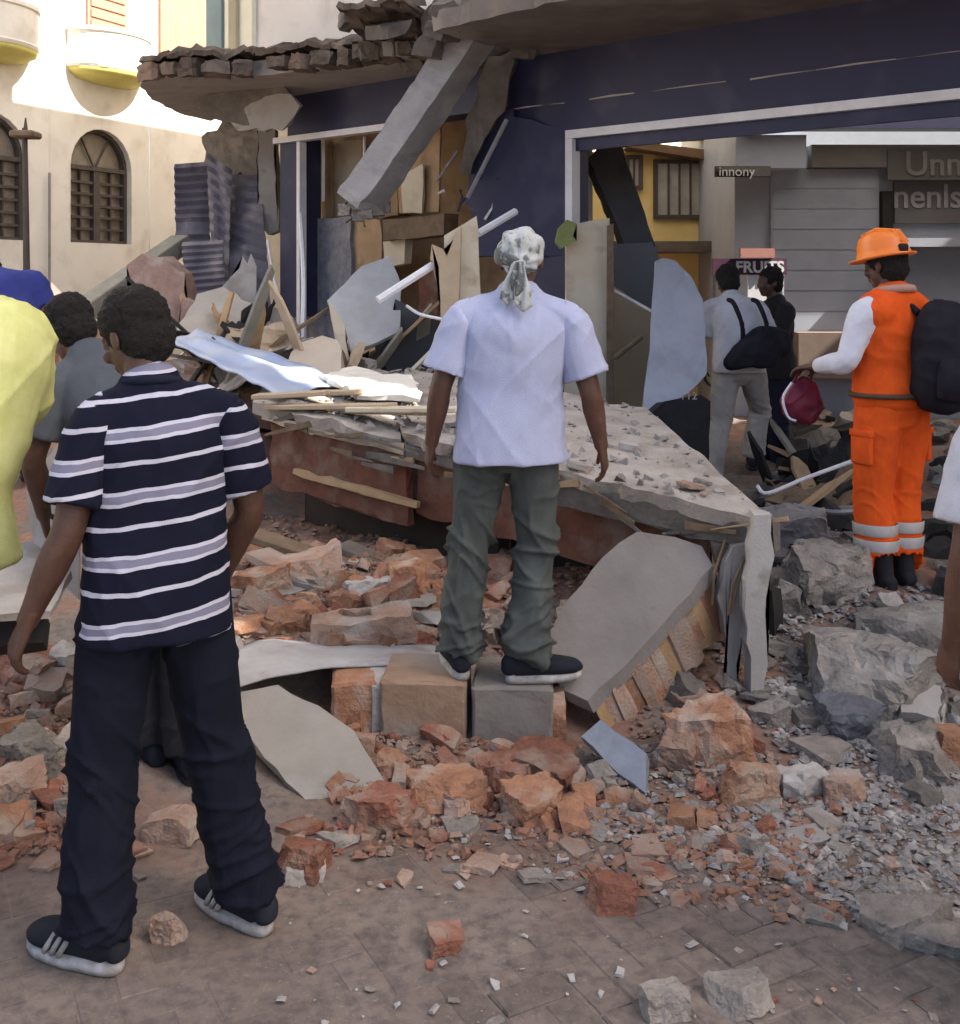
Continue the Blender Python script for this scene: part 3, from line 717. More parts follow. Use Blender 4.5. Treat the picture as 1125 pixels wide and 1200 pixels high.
# ------------------------------------------------------------------ people
def V(*a): return Vector(a)
def catmull(P, n):
    out = []
    for i in range(len(P) - 1):
        p0, p1, p2, p3 = P[max(i - 1, 0)], P[i], P[i + 1], P[min(i + 2, len(P) - 1)]
        for k in range(n):
            t = k / n
            out.append([.5 * ((2 * b) + (-a + c) * t + (2 * a - 5 * b + 4 * c - d) * t * t + (-a + 3 * b - 3 * c + d) * t ** 3) for a, b, c, d in zip(p0, p1, p2, p3)])
    out.append(list(P[-1]))
    return out
def loft(bm, nodes, ref=(1, 0, 0), n=4, seg=18, cap=True, power=2.0, flat_end=False):
    """nodes: (point, half width along ref, half depth); smooth closed tube with rounded ends"""
    P = catmull([(*Vector(p), a, b) for p, a, b in nodes], n)
    pts = [Vector(q[:3]) for q in P]; ref = Vector(ref)
    rings = []
    def ring(c, d, a, b):
        u = (ref - d * ref.dot(d))
        u = u.normalized() if u.length > 1e-3 else d.orthogonal().normalized()
        v = d.cross(u)
        r = []
        for k in range(seg):
            t = 2 * math.pi * k / seg; cs, sn = math.cos(t), math.sin(t)
            e = 2.0 / power
            r.append(bm.verts.new(c + u * a * math.copysign(abs(cs) ** e, cs) + v * b * math.copysign(abs(sn) ** e, sn)))
        return r
    m = len(pts)
    dirs = [(pts[min(i + 1, m - 1)] - pts[max(i - 1, 0)]).normalized() for i in range(m)]
    if cap:
        a, b = abs(P[0][3]), abs(P[0][4]); h = min(a, b) * .8
        for q in (.25, .65, .92): rings.append(ring(pts[0] - dirs[0] * h * math.sqrt(1 - q * q), dirs[0], a * q, b * q))
    for i in range(m): rings.append(ring(pts[i], dirs[i], max(abs(P[i][3]), .002), max(abs(P[i][4]), .002)))
    if cap and not flat_end:
        a, b = abs(P[-1][3]), abs(P[-1][4]); h = min(a, b) * .8
        for q in (.92, .65, .25): rings.append(ring(pts[-1] + dirs[-1] * h * math.sqrt(1 - q * q), dirs[-1], a * q, b * q))
    for r0, r1 in zip(rings, rings[1:]):
        for k in range(seg): bm.faces.new((r0[k], r0[(k + 1) % seg], r1[(k + 1) % seg], r1[k]))
    bm.faces.new(rings[0][::-1]); bm.faces.new(rings[-1])
def ball(bm, c, r, rot=None, seg=16):
    m4 = Matrix.Translation(c) @ (rot.to_4x4() if rot is not None else Matrix()) @ Matrix.Diagonal((*r, 1))
    bmesh.ops.create_uvsphere(bm, u_segments=seg, v_segments=seg // 2 + 2, radius=1.0, matrix=m4)
def fuse(bm, voxel, smooth=4, fold=None, cut=None):
    """melt overlapping closed pieces into one continuous skin"""
    bmesh.ops.recalc_face_normals(bm, faces=bm.faces[:])
    me = bpy.data.meshes.new('tmp'); bm.to_mesh(me); bm.free()
    o = bpy.data.objects.new('tmp', me); COL.objects.link(o)
    md = o.modifiers.new('r', 'REMESH'); md.mode = 'VOXEL'; md.voxel_size = voxel; md.use_smooth_shade = True
    if smooth:
        s = o.modifiers.new('s', 'SMOOTH'); s.factor = .5; s.iterations = smooth
    dg = bpy.context.evaluated_depsgraph_get()
    res = bpy.data.meshes.new_from_object(o.evaluated_get(dg))
    bpy.data.objects.remove(o); bpy.data.meshes.remove(me)
    if fold:
        nv = len(res.vertices); co = np.empty(nv * 3); res.vertices.foreach_get('co', co); co = co.reshape(-1, 3)
        no = np.empty(nv * 3); res.vertices.foreach_get('normal', no); no = no.reshape(-1, 3)
        dsp = np.array([fold(Vector(p)) for p in co])
        co = co + no * dsp[:, None]
        res.vertices.foreach_set('co', co.ravel()); res.update()
    res.polygons.foreach_set('use_smooth', [True] * len(res.polygons))
    return res
def crease(p): return max(0.0, 1.0 - abs(noise.noise(p)) * 5.0) ** 2
def ridge(p): return 1.0 - abs(noise.noise(p)) * 2.2

SKIN = mat('skin_dark', (.085, .042, .027), (.060, .028, .018), .48, 14, .3, 190, spec=.4, c3=(.105, .056, .038), c3scale=9)
SKIN2 = mat('skin_brown', (.12, .06, .038), (.088, .042, .027), .48, 14, .3, 190, spec=.4, c3=(.145, .08, .055), c3scale=9)
HAIRM = mat('black_hair', (.012, .009, .008), (.007, .006, .005), .8, 60, .8, 260)
def cloth(name, c1, c2=None, bump=.25, rough=.9): return mat(name, c1, c2 or tuple(v * .82 for v in c1), rough, 9, bump, 220, spec=.15)

def hand(bm, wrist, d, palm_n, side, curl=.5, sc=1.0):
    """palm, four unequal fingers with bent knuckles, thumb leaving the side of the palm"""
    d = Vector(d).normalized(); pn = Vector(palm_n); pn = (pn - d * pn.dot(d)).normalized(); s = d.cross(pn) * side      # s points to the thumb side
    wrist = Vector(wrist)
    loft(bm, [(wrist - d * .03, .027 * sc, .02 * sc), (wrist + d * .012 * sc, .030 * sc, .019 * sc), (wrist + d * .055 * sc, .041 * sc, .0155 * sc), (wrist + d * .088 * sc, .042 * sc, .013 * sc)], s, 3, 14)
    for k, (off, ln) in enumerate(((.031, .072), (.0105, .081), (-.0105, .076), (-.031, .06))):
        p = wrist + d * (.088 - abs(off) * .18) * sc + s * off * sc
        dd = (d + s * off * 2.2).normalized(); pts = [p - dd * .012]
        a = curl * (.55 + .12 * k)
        for sg in (.45, .32, .23):
            q = dd * math.cos(a) + pn * math.sin(a); p = p + q * ln * sg * sc; pts.append(p.copy()); a += curl * .65
        loft(bm, [(pts[0], .0098 * sc, .0098 * sc), (pts[1], .0094 * sc, .0094 * sc), (pts[2], .0087 * sc, .0087 * sc), (pts[3], .0074 * sc, .0074 * sc)], s, 2, 10)
    b = wrist + d * .028 * sc + s * .026 * sc + pn * .006
    t1 = b + (d * .6 + s * .62 + pn * .35).normalized() * .04 * sc; t2 = t1 + (d * .85 + s * .25 + pn * .4).normalized() * .032 * sc; t3 = t2 + (d * .95 + pn * .35).normalized() * .024 * sc
    loft(bm, [(b, .0155 * sc, .014 * sc), (t1, .0125 * sc, .0115 * sc), (t2, .0105 * sc, .0095 * sc), (t3, .0088 * sc, .008 * sc)], pn, 2, 10)

def head(bm, c, rot):
    """c: head centre; rot: 3x3, local x right, y face direction, z up"""
    def q(x, y, z): return c + rot @ V(x, y, z)
    ball(bm, q(0, -.012, .025), (.074, .093, .088), rot, 20)
    ball(bm, q(0, .018, -.035), (.058, .068, .075), rot, 18)
    ball(bm, q(0, .045, -.088), (.036, .035, .026), rot, 12)
    ball(bm, q(0, .072, .022), (.048, .02, .016), rot, 12)
    loft(bm, [(q(0, .082, .012), .008, .008), (q(0, .1, -.022), .013, .013), (q(0, .088, -.036), .016, .012)], rot @ V(1, 0, 0), 3, 10)
    for s in (-1, 1):
        ball(bm, q(s * .033, .075, -.028), (.022, .02, .02), rot, 10)
        ball(bm, q(s * .03, .078, .004), (.014, .012, .009), rot, 10)
        ball(bm, q(s * .076, -.006, -.012), (.01, .02, .032), rot @ Euler((.15, 0, s * .3)).to_matrix(), 12)
    ball(bm, q(0, .084, -.058), (.024, .012, .007), rot, 10)
    ball(bm, q(0, .082, -.068), (.021, .012, .008), rot, 10)

def foot_frame(heel, yaw):
    return Matrix.Translation(heel) @ Matrix.Rotation(yaw, 4, 'Z')
def shoe_parts(P, ankle_xy, z0, yaw, upper_m, sole_m, stripe=None, boot=0.0, L=.285, tiptoe=0.0):
    """toe along local +y turned by yaw"""
    m4 = Matrix.Translation((ankle_xy[0], ankle_xy[1], z0)) @ Matrix.Rotation(yaw, 4, 'Z') @ Matrix.Rotation(-tiptoe, 4, 'X')
    bm = bmesh.new()
    secs = [(-.075, .030, .028, .055), (-.06, .036, .05, .06), (-.01, .038, .055, .05), (.05, .042, .046, .042), (.105, .048, .038, .036), (.155, .049, .032, .030), (.195, .038, .026, .024), (.212, .016, .016, .018)]
    nodes = []
    for (y, w, h, zc) in secs: nodes.append((V(0, y, .024 + h * .78), w * 1.1, h * .9))
    loft(bm, nodes, (1, 0, 0), 3, 16, power=2.4)
    loft(bm, [(V(0, -.035, .06), .042, .046), (V(0, -.025, .10 + boot * .5), .046, .05), (V(0, -.02, .115 + boot), .048, .052)], (1, 0, 0), 3, 14)
    me = fuse(bm, .006, 3); me.transform(m4); up = link('shoe', me, upper_m); up.parent = P
    bm = bmesh.new(); out = []
    for k in range(28):
        t = 2 * math.pi * k / 28; y = -math.cos(t); yy = .066 + y * .15
        w = .052 * (abs(math.sin(t)) ** .62) * (1.0 if y > -.2 else .88) * (1 + .1 * max(0, y))
        out.append((math.copysign(w, math.sin(t)), yy))
    lo = [bm.verts.new((x * .97, y, 0.0 + (.012 if y > .19 else 0))) for x, y in out]; mi = [bm.verts.new((x * 1.04, y * 1.0, .013)) for x, y in out]; hi = [bm.verts.new((x * .98, y, .026 + (.004 if y < 0 else 0))) for x, y in out]
    for A, B in ((lo, mi), (mi, hi)):
        for k in range(28): bm.faces.new((A[k], A[(k + 1) % 28], B[(k + 1) % 28], B[k]))
    bm.faces.new(lo[::-1]); bm.faces.new(hi); bm.transform(m4)
    so = from_bm('sole', bm, sole_m, up, True)
    if stripe:
        for sd in (-1, 1):
            for k in range(3):
                b2 = bmesh.new(); y = .062 + k * .024
                tube(b2, [V(sd * .0525, y + .012, .032), V(sd * .052, y, .052), V(sd * .038, y - .012, .076)], .008, 6); b2.transform(m4); from_bm('stripe', b2, stripe, up, True)
        b2 = bmesh.new(); tube(b2, [V(-.03, -.063, .075), V(0, -.083, .078), V(.03, -.063, .075)], .007, 6); b2.transform(m4); from_bm('heel_tab', b2, stripe, up, True)
    return up

BASEJ = dict(pelvis=(0, 0, .95), belly=(0, .01, 1.12), chest=(0, 0, 1.32), neck=(0, -.01, 1.475), head=(0, .03, 1.635),
             shL=(-.185, -.01, 1.425), shR=(.185, -.01, 1.425), elL=(-.25, -.02, 1.14), elR=(.25, -.02, 1.14), wrL=(-.255, .06, .89), wrR=(.255, .06, .89),
             hipL=(-.09, 0, .92), hipR=(.09, 0, .92), knL=(-.10, .02, .50), knR=(.10, .02, .50), anL=(-.11, 0, .085), anR=(.11, 0, .085))
def person(label, loc, rz, J=None, hyaw=0.0, hpitch=0.0, hroll=0.0, voxel=.0065, skin=None, build=1.0, top=None, bottoms=None, yawL=.15, yawR=-.15,
           shoes=(None, None), hair=True, curl=.45, group=None, scale=1.0, palmL=None, palmR=None, stripe=None, boot=0.0):
    """one figure: continuous body mesh, with hair, clothes and shoes as its children.  local frame: x right, y ahead, z up"""
    J = {k: Vector(v) for k, v in {**BASEJ, **(J or {})}.items()}
    P = empty('person', loc, rz); tag(P, label, 'person', group); P.scale = (scale,) * 3
    bw = build
    across = (J['shR'] - J['shL']).normalized(); hacross = (J['hipR'] - J['hipL']).normalized()
    def torso(bm, k=0.0, z_lo=-.03, hem=False):
        pel, bel, che, nk = J['pelvis'], J['belly'], J['chest'], J['neck']
        loft(bm, [(pel + V(0, 0, z_lo), .145 * bw + k, .105 * bw + k), (pel.lerp(bel, .25), .168 * bw + k, .118 * bw + k), (bel, .15 * bw + k, .108 * bw + k), (bel.lerp(che, .55), .16 * bw + k, .115 * bw + k),
                  (che, .175 * bw + k, .118 * bw + k), (che.lerp(nk, .5), .165 * bw + k * .8, .1 * bw + k * .8), (che.lerp(nk, .82), .118 * bw + k * .5, .08 * bw + k * .6), (nk + (nk - che).normalized() * .01, .066 + k, .066 + k * .7)], (hacross + across).normalized(), 4, 24)
    def yoke(bm, k=0.0):
        nk = J['neck'] - V(0, 0, .05); L_, R_ = J['shL'] - V(0, 0, .02), J['shR'] - V(0, 0, .02)
        loft(bm, [(L_, .05 * bw + k, .056 * bw + k), (L_.lerp(nk, .45) + V(0, 0, .004), .056 * bw + k * .9, .066 * bw + k), (nk + V(0, 0, .008), .062 * bw + k * .8, .074 * bw + k), (R_.lerp(nk, .45) + V(0, 0, .004), .056 * bw + k * .9, .066 * bw + k), (R_, .05 * bw + k, .056 * bw + k)], (0, 0, 1), 4, 16)
    def arm(bm, s, k=0.0, upto=1.0, flare=0.0, thick=1.0):
        sh, el, wr = J['sh' + s] - V(0, 0, .022), J['el' + s], J['wr' + s]
        inn = sh.lerp(J['neck'], .35) - V(0, 0, .045)
        nodes = [(inn, .048 * bw + k * .6, .06 * bw + k * .8), (sh, .052 * bw + k * .8, .06 * bw + k), (sh.lerp(el, .45), .051 * thick + k, .053 * thick + k), (el, .042 * thick + k, .043 * thick + k),
                 (el.lerp(wr, .35), .043 * thick + k, .040 * thick + k), (el.lerp(wr, .8), .031 + k, .027 + k), (wr, .028 + k, .022 + k)]
        if upto < 1.0:      # short sleeve: stop part of the way to the elbow
            nodes = nodes[:2] + [(sh.lerp(el, upto * .55), .054 * thick + k + flare * .35, .057 * thick + k + flare * .5), (sh.lerp(el, upto), .052 * thick + k + flare * .8, .054 * thick + k + flare)]
        elif k > 0: nodes = nodes[:-1]
        loft(bm, nodes, across, 4, 16, flat_end=upto < 1.0)
    def leg(bm, s, k=0.0, cuff=None, taper=1.0, cz=.02):
        hp, kn, an = J['hip' + s], J['kn' + s], J['an' + s]
        nodes = [(hp + V(0, 0, .02), .084 * bw + k * .5, .098 * bw + k * .4), (hp.lerp(kn, .3), .081 * bw + k * .7, .09 * bw + k * .7), (hp.lerp(kn, .7), .066 + k * .95, .072 + k * .95), (kn, .056 + k, .060 + k),
                 (kn.lerp(an, .3), .056 + k * taper, .06 + k * taper), (kn.lerp(an, .75), .041 + k * taper, .044 + k * taper), (an, .036 + k * taper, .04 + k * taper)]
        if cuff is not None:
            nodes[-1] = (an + V(0, 0, cz), .04 + k * taper + cuff, .045 + k * taper + cuff); nodes[-2] = (kn.lerp(an, .75), .044 + k * taper + cuff * .7, .048 + k * taper + cuff * .7)
        loft(bm, nodes, hacross, 4, 16, flat_end=cuff is not None)
    hrot = Euler((hpitch, hroll, hyaw), 'ZXY' if False else 'XYZ').to_matrix()
    hrot = Matrix.Rotation(hyaw, 3, 'Z') @ Matrix.Rotation(hpitch, 3, 'X') @ Matrix.Rotation(hroll, 3, 'Y')
    bm = bmesh.new()
    torso(bm); yoke(bm)
    loft(bm, [(J['neck'] - V(0, 0, .05), .062, .062), (J['neck'].lerp(J['head'], .4), .054, .058), (J['head'] + hrot @ V(0, -.015, -.05), .052, .058)], across, 3, 16)
    head(bm, J['head'], hrot)
    for s, sg in (('L', -1), ('R', 1)):
        arm(bm, s); leg(bm, s)
        d = (J['wr' + s] - J['el' + s]).normalized()
        pn = {'L': palmL, 'R': palmR}[s] or (-sg, .25, 0)
        # thumb points ahead when the arm hangs with its palm to the thigh
        th = d.cross(Vector(pn)); side = 1 if th.dot(V(0, 1, .3)) > 0 else -1
        hand(bm, J['wr' + s], d + V(0, .08, 0), pn, side, curl)
        an = J['an' + s]; yw = {'L': yawL, 'R': yawR}[s]
        loft(bm, [(an + V(0, 0, -.01), .034, .038), (an + Matrix.Rotation(yw, 3, 'Z') @ V(0, .06, -.04), .036, .024), (an + Matrix.Rotation(yw, 3, 'Z') @ V(0, .13, -.055), .036, .016)], (1, 0, 0), 2, 12)
    body = link('body', fuse(bm, voxel, 3), skin or SKIN); body.parent = P
    if hair:
        bm = bmesh.new(); c = J['head']
        ball(bm, c + hrot @ V(0, -.02, .04), (.09, .104, .094), hrot, 24)
        ball(bm, c + hrot @ V(0, -.045, -.02), (.08, .072, .082), hrot, 20)
        for v in bm.verts:
            l = hrot.inverted() @ (v.co - c)
            if l.y > .055 and l.z < .06: v.co -= (hrot @ V(0, 1, 0)) * (l.y - .055)
        hm = fuse(bm, .006, 2, lambda p: .006 * noise.noise(p * 38) + .006 * noise.noise(p * 95))
        h = link('hair', hm, HAIRM); h.parent = P
    if top:
        k = top.get('k', .016); bm = bmesh.new()
        torso(bm, k, -.03 if top.get('straight') else top.get('lo', -.06)); yoke(bm, k * .9)
        if top.get('straight'):      # shirt hanging clear of the waist
            pel, bel, che = J['pelvis'], J['belly'], J['chest']
            lo = pel + V(0, 0, top.get('lo', -.06)); st = top['straight']
            loft(bm, [(che, .165 * bw + k, .113 * bw + k), (bel.lerp(che, .6), .168 * bw + k, .118 * bw + k), (bel, .168 * bw + k, .12 * bw + k), (pel.lerp(bel, .5), .172 * bw + k, .128 * bw + k), (pel, .175 * bw + k, .138 * bw + k), (lo, (.176 * bw + k) * st, (.14 * bw + k) * st)], (hacross + across).normalized(), 4, 24, power=2.3, flat_end=True)
        split = top.get('split')
        for s in 'LR':
            if top.get('sleeve', .62) is not None and not split: arm(bm, s, k * 1.05, top.get('sleeve', .62), top.get('flare', .022))
        amp = top.get('amp', .007)
        def fold(p):
            q = p + noise.noise_vector(p * 2.3) * .06
            a_, b_ = (q.x + q.z) * .7, (q.x - q.z) * .7
            f = ridge(V(a_ * 2, q.y * 2.5, b_ * 4.5)) * .35 + crease(V(a_ * 1.1, q.y * 1.6, b_ * 6.5 + 3)) * .5 + crease(V(a_ * 5.5 + 9, q.y * 1.6, b_ * 1.0)) * .35 + crease(V(q.x * 7.5, q.y * 2, q.z * 1.2 + 7)) * .25
            return amp * (f - .45)
        me = fuse(bm, top.get('voxel', .009), 8, fold)
        # open hem: drop the flat underside
        tm = link('shirt', me, top['m']); tm.name = top.get('name', 'shirt'); tm.parent = P
        if split:
            for s in 'LR':
                b2 = bmesh.new(); arm(b2, s, k * 1.05, top.get('sleeve', .62), top.get('flare', .022))
                sm = fuse(b2, top.get('voxel', .009), 4, fold); so = link('sleeve', sm, top.get('sleeve_m', top['m'])); so.parent = tm
        if top.get('collar'):
            b2 = bmesh.new(); nk = J['neck']; up = (J['head'] - nk).normalized()
            pts = [nk + V(0, 0, .012) + hacross * .072 * math.cos(a) + V(0, .076 * math.sin(a), .012 * -math.sin(a)) for a in [2 * math.pi * q / 20 for q in range(21)]]
            tube(b2, pts, .013, 7); c_ = from_bm('collar', b2, top['collar'], tm, True)
    if bottoms:
        k = bottoms.get('k', .02); bm = bmesh.new()
        pel, bel = J['pelvis'], J['belly']
        loft(bm, [(pel + V(0, 0, -.07), .13 * bw + k * .7, .10 * bw + k * .6), (pel, .162 * bw + k * .5, .115 * bw + k * .5), (pel.lerp(bel, .55), .152 * bw + k * .3, .108 * bw + k * .3)], hacross, 4, 22)
        for s in 'LR': leg(bm, s, k, bottoms.get('cuff', .012), bottoms.get('taper', 1.0), bottoms.get('cz', .0))
        amp = bottoms.get('amp', .009); knz = (J['knL'].z + J['knR'].z) / 2
        def foldp(p):
            low = ss(.5, .1, p.z); kn = math.exp(-((p.z - knz) / .11) ** 2); hp = math.exp(-((p.z - .83) / .09) ** 2)
            sl = 7 * noise.noise(V(p.x * 2, p.y * 2, p.z * 1.5 + 9))
            q = p + noise.noise_vector(p * 4) * .05
            f = crease(V(q.x * 2.5 + 3, q.y * 2.5, q.z * 8 + q.x * (3 + sl)))
            h = crease(V(q.x * 4, q.y * 4 + 5, q.z * 14 - q.x * 8))
            g = ridge(V(q.x * 7 + q.z * 3, q.y * 7, q.z * 2.2 + 4)) - .5
            c = crease(V(q.x * 5 + q.z * 4, q.y * 5, q.z * 3 - q.x * 6 + 8))
            return amp * (f * (.1 + .9 * low + .9 * kn + .5 * hp) + .8 * h * low + .35 * g + .5 * c * (.4 + kn + hp) - .2)
        me = fuse(bm, bottoms.get('voxel', .009), 4, foldp)
        tm = link('trousers', me, bottoms['m']); tm.parent = P
    for s, yw in (('L', yawL), ('R', yawR)):
        if shoes[0]:
            an = J['an' + s]; shoe_parts(P, (an.x, an.y), an.z - .085, yw, shoes[0], shoes[1], stripe, boot)
    return P, J, hrot
def pchild(P, name, bm_or_me, m, smooth=True, parent=None):
    o = from_bm(name, bm_or_me, m, None, smooth) if isinstance(bm_or_me, bmesh.types.BMesh) else link(name, bm_or_me, m)
    o.parent = parent or P; return o

def stripes_material(phase=0.0):
    m = bpy.data.materials.new('navy_striped_knit'); m.use_nodes = True
    nt = m.node_tree; n = nt.nodes; L = nt.links; b = n['Principled BSDF']; b.inputs['Roughness'].default_value = .9; b.inputs['Specular IOR Level'].default_value = .15
    tc = n.new('ShaderNodeTexCoord'); sp_ = n.new('ShaderNodeSeparateXYZ'); L.new(tc.outputs['Object'], sp_.inputs[0])
    nz = n.new('ShaderNodeTexNoise'); nz.inputs['Scale'].default_value = 7; nz.inputs['Detail'].default_value = 3; L.new(tc.outputs['Object'], nz.inputs['Vector'])
    # height with a gentle wave, repeated every 118 mm: thick white band with a grey lower half, then a thin white line
    a1 = n.new('ShaderNodeMath'); a1.operation = 'MULTIPLY_ADD'; L.new(nz.outputs['Fac'], a1.inputs[0]); a1.inputs[1].default_value = .022; L.new(sp_.outputs['Z'], a1.inputs[2])
    ax_ = n.new('ShaderNodeMath'); ax_.operation = 'MULTIPLY_ADD'; L.new(sp_.outputs['X'], ax_.inputs[0]); ax_.inputs[1].default_value = -.10; L.new(a1.outputs[0], ax_.inputs[2])
    a2 = n.new('ShaderNodeMath'); a2.operation = 'DIVIDE'; L.new(ax_.outputs[0], a2.inputs[0]); a2.inputs[1].default_value = .158
    a25 = n.new('ShaderNodeMath'); a25.inputs[1].default_value = phase; L.new(a2.outputs[0], a25.inputs[0])
    a3 = n.new('ShaderNodeMath'); a3.operation = 'FRACT'; L.new(a25.outputs[0], a3.inputs[0])
    r = n.new('ShaderNodeValToRGB'); r.color_ramp.interpolation = 'CONSTANT'; e = r.color_ramp.elements
    navy = (.006, .007, .018, 1); white = (.43, .43, .50, 1); grey = (.17, .17, .235, 1)
    stops = [(0, navy), (.22, white), (.295, navy), (.60, white), (.66, grey), (.77, white), (.83, navy)]
    while len(e) < len(stops): e.new(.5)
    for k, (p, c) in enumerate(stops): e[k].position = p; e[k].color = c
    L.new(a3.outputs[0], r.inputs['Fac']); L.new(r.outputs['Color'], b.inputs['Base Color'])
    t2 = n.new('ShaderNodeTexNoise'); t2.inputs['Scale'].default_value = 260; L.new(tc.outputs['Object'], t2.inputs['Vector'])
    bp = n.new('ShaderNodeBump'); bp.inputs['Strength'].default_value = .25; bp.inputs['Distance'].default_value = .004; L.new(t2.outputs['Fac'], bp.inputs['Height']); L.new(bp.outputs[0], b.inputs['Normal'])
    return m
M_SOLE = mat('white_rubber', (.40, .39, .385), (.24, .22, .2), .7, 30, .3, 60)
M_SHOE = cloth('dark_shoe', (.02, .022, .03))
M_JEAN = cloth('navy_trousers', (.006, .007, .014), (.008, .010, .019))

# --- the man in the striped shirt, seen from behind, feet apart, head bowed to his left
RZ = R(22)
def loc2(wx, wy, cx, cy, rz):       # world offset -> local
    dx, dy = wx - cx, wy - cy; return (dx * math.cos(rz) + dy * math.sin(rz), -dx * math.sin(rz) + dy * math.cos(rz))
cx, cy = -.845, 2.93
fl = G(112, 1130); fr_ = G(292, 1082)
al = loc2(fl.x, fl.y, cx, cy, RZ); ar = loc2(fr_.x, fr_.y, cx, cy, RZ)
J1 = dict(pelvis=(-.01, 0, .955), belly=(-.01, .015, 1.12), chest=(.0, .03, 1.31), neck=(-.015, .075, 1.465), head=(-.055, .135, 1.60),
          hipL=(-.10, 0, .92), hipR=(.085, 0, .92), knL=(al[0] * .66 - .035, al[1] * .55 + .03, .50), knR=(ar[0] * .62, ar[1] * .6 + .04, .505), anL=(al[0], al[1], .085), anR=(ar[0], ar[1], .085),
          shL=(-.160, .03, 1.40), shR=(.176, .02, 1.41), elL=(-.228, -.03, 1.12), elR=(.240, .03, 1.13), wrL=(-.325, .01, .885), wrR=(.17, .13, .90))
M_STR = stripes_material()
P1, JJ, hr = person('man in navy and white striped shirt standing on the paving with head bowed', (cx, cy, 0), RZ, J1, hyaw=R(38), hpitch=R(-26), voxel=.005, build=.98,
    top=dict(m=M_STR, k=.018, lo=-.125, straight=1.05, split=True, sleeve_m=stripes_material(.4), sleeve=.80, flare=.016, amp=.014, voxel=.007, collar=cloth('navy_rib', (.012, .014, .03))),
    bottoms=dict(m=M_JEAN, k=.03, cuff=.022, taper=1.05, amp=.016, voxel=.008), yawL=R(44), yawR=R(28), shoes=(M_SHOE, M_SOLE), stripe=M_SOLE, curl=.6)

# --- the man in the white t-shirt with a scarf on his head, on the concrete blocks
cx, cy = W(598, 0, 4.28).x, 4.28
M_TEE = mat('pale_blue_white_tee', (.42, .45, .59), (.36, .385, .53), .9, 5, .3, 260, spec=.12, c3=(.32, .34, .45), c3scale=4, c3lo=.5, c3hi=.8)
M_OLIVE = cloth('grey_green_trousers', (.088, .098, .09), (.062, .07, .066))
J2 = dict(anL=(-.20, .02, .085), anR=(.06, -.06, .085), knL=(-.155, .03, .50), knR=(.10, .015, .50), hipL=(-.10, 0, .92), hipR=(.09, 0, .92), pelvis=(0, 0, .95), belly=(.0, 0, 1.12), chest=(.02, -.01, 1.31), neck=(.03, .01, 1.46), head=(.045, .045, 1.60),
          shL=(-.18, 0, 1.39), shR=(.225, 0, 1.39), elL=(-.265, -.02, 1.12), elR=(.305, -.02, 1.10), wrL=(-.305, .03, .89), wrR=(.355, .03, .875))
P2, JJ2, hr2 = person('man in pale t-shirt and head scarf standing on concrete blocks', (cx, cy, .227), R(0), J2, hyaw=R(-8), hpitch=R(-14), voxel=.006, skin=SKIN2, build=1.09,
    top=dict(m=M_TEE, k=.022, lo=-.12, straight=1.07, split=True, sleeve=.82, flare=.026, amp=.011, voxel=.0075, collar=M_TEE), bottoms=dict(m=M_OLIVE, k=.024, cuff=.02, taper=1.1, amp=.026, voxel=.008), yawL=R(12), yawR=R(-78), shoes=(M_SHOE, M_SOLE), curl=.55, hair=False)
# scarf: cloth wrapped round the head, knotted at the nape, flat tails hanging over the collar
M_SCARF = mat('printed_scarf', (.50, .52, .50), (.36, .38, .365), .9, 10, .3, 160, c3=(.16, .17, .165), c3scale=30, c3lo=.55, c3hi=.63)
M_SCARF_D = mat('dark_scarf', (.15, .16, .15), (.09, .095, .09), .9, 20, .3, 160, c3=(.3, .31, .3), c3scale=40, c3lo=.58, c3hi=.64)
c = JJ2['head']
bm = bmesh.new()
ball(bm, c + hr2 @ V(0, -.012, .036), (.092, .108, .092), hr2, 24); ball(bm, c + hr2 @ V(0, -.055, -.015), (.078, .058, .06), hr2, 18)
def wrapfold(p):
    l = hr2.inverted() @ (p - c) - V(.0, -.118, -.05); r = l.length
    ang_ = math.atan2(l.x, l.z + .001)
    return .0045 * math.sin(ang_ * 13 + 3 * noise.noise(p * 9)) * min(1, r * 9) + .003 * noise.noise(p * 24)
scarf = pchild(P2, 'head_scarf', fuse(bm, .0045, 2, wrapfold), M_SCARF)
bm = bmesh.new(); loft(bm, [(c + hr2 @ V(-.095, -.02, .012), .012, .03), (c + hr2 @ V(-.07, -.09, -.01), .014, .034), (c + hr2 @ V(0, -.122, -.045), .014, .022)], hr2 @ V(1, 0, 0), 5, 12)
pchild(P2, 'dark_fold', bm, M_SCARF_D, True, scarf)
bm = bmesh.new(); ball(bm, c + hr2 @ V(.004, -.128, -.052), (.026, .017, .02), hr2, 14); pchild(P2, 'knot', bm, M_SCARF, True, scarf)
for q, (x0_, x1_, ln, wd, mm) in enumerate(((-.012, -.034, .15, .045, M_SCARF), (.012, .03, .18, .05, M_SCARF), (.0, .004, .12, .036, M_SCARF_D))):
    def tail(u, v, x0_=x0_, x1_=x1_, ln=ln, wd=wd, q=q):
        s_ = (v - .5) * wd * (.35 + .9 * min(1, u * 1.6))
        return c + hr2 @ V(x0_ + (x1_ - x0_) * u + s_, -.14 - .012 * q - .012 * math.sin(u * 3) + .007 * math.sin(v * 9 + u * 5 + q), -.05 - ln * u + .012 * math.cos(v * 6.28) * u)
    pchild(P2, 'scarf_tail', sheet(tail, 12, 8, .0025), mm, True, scarf)

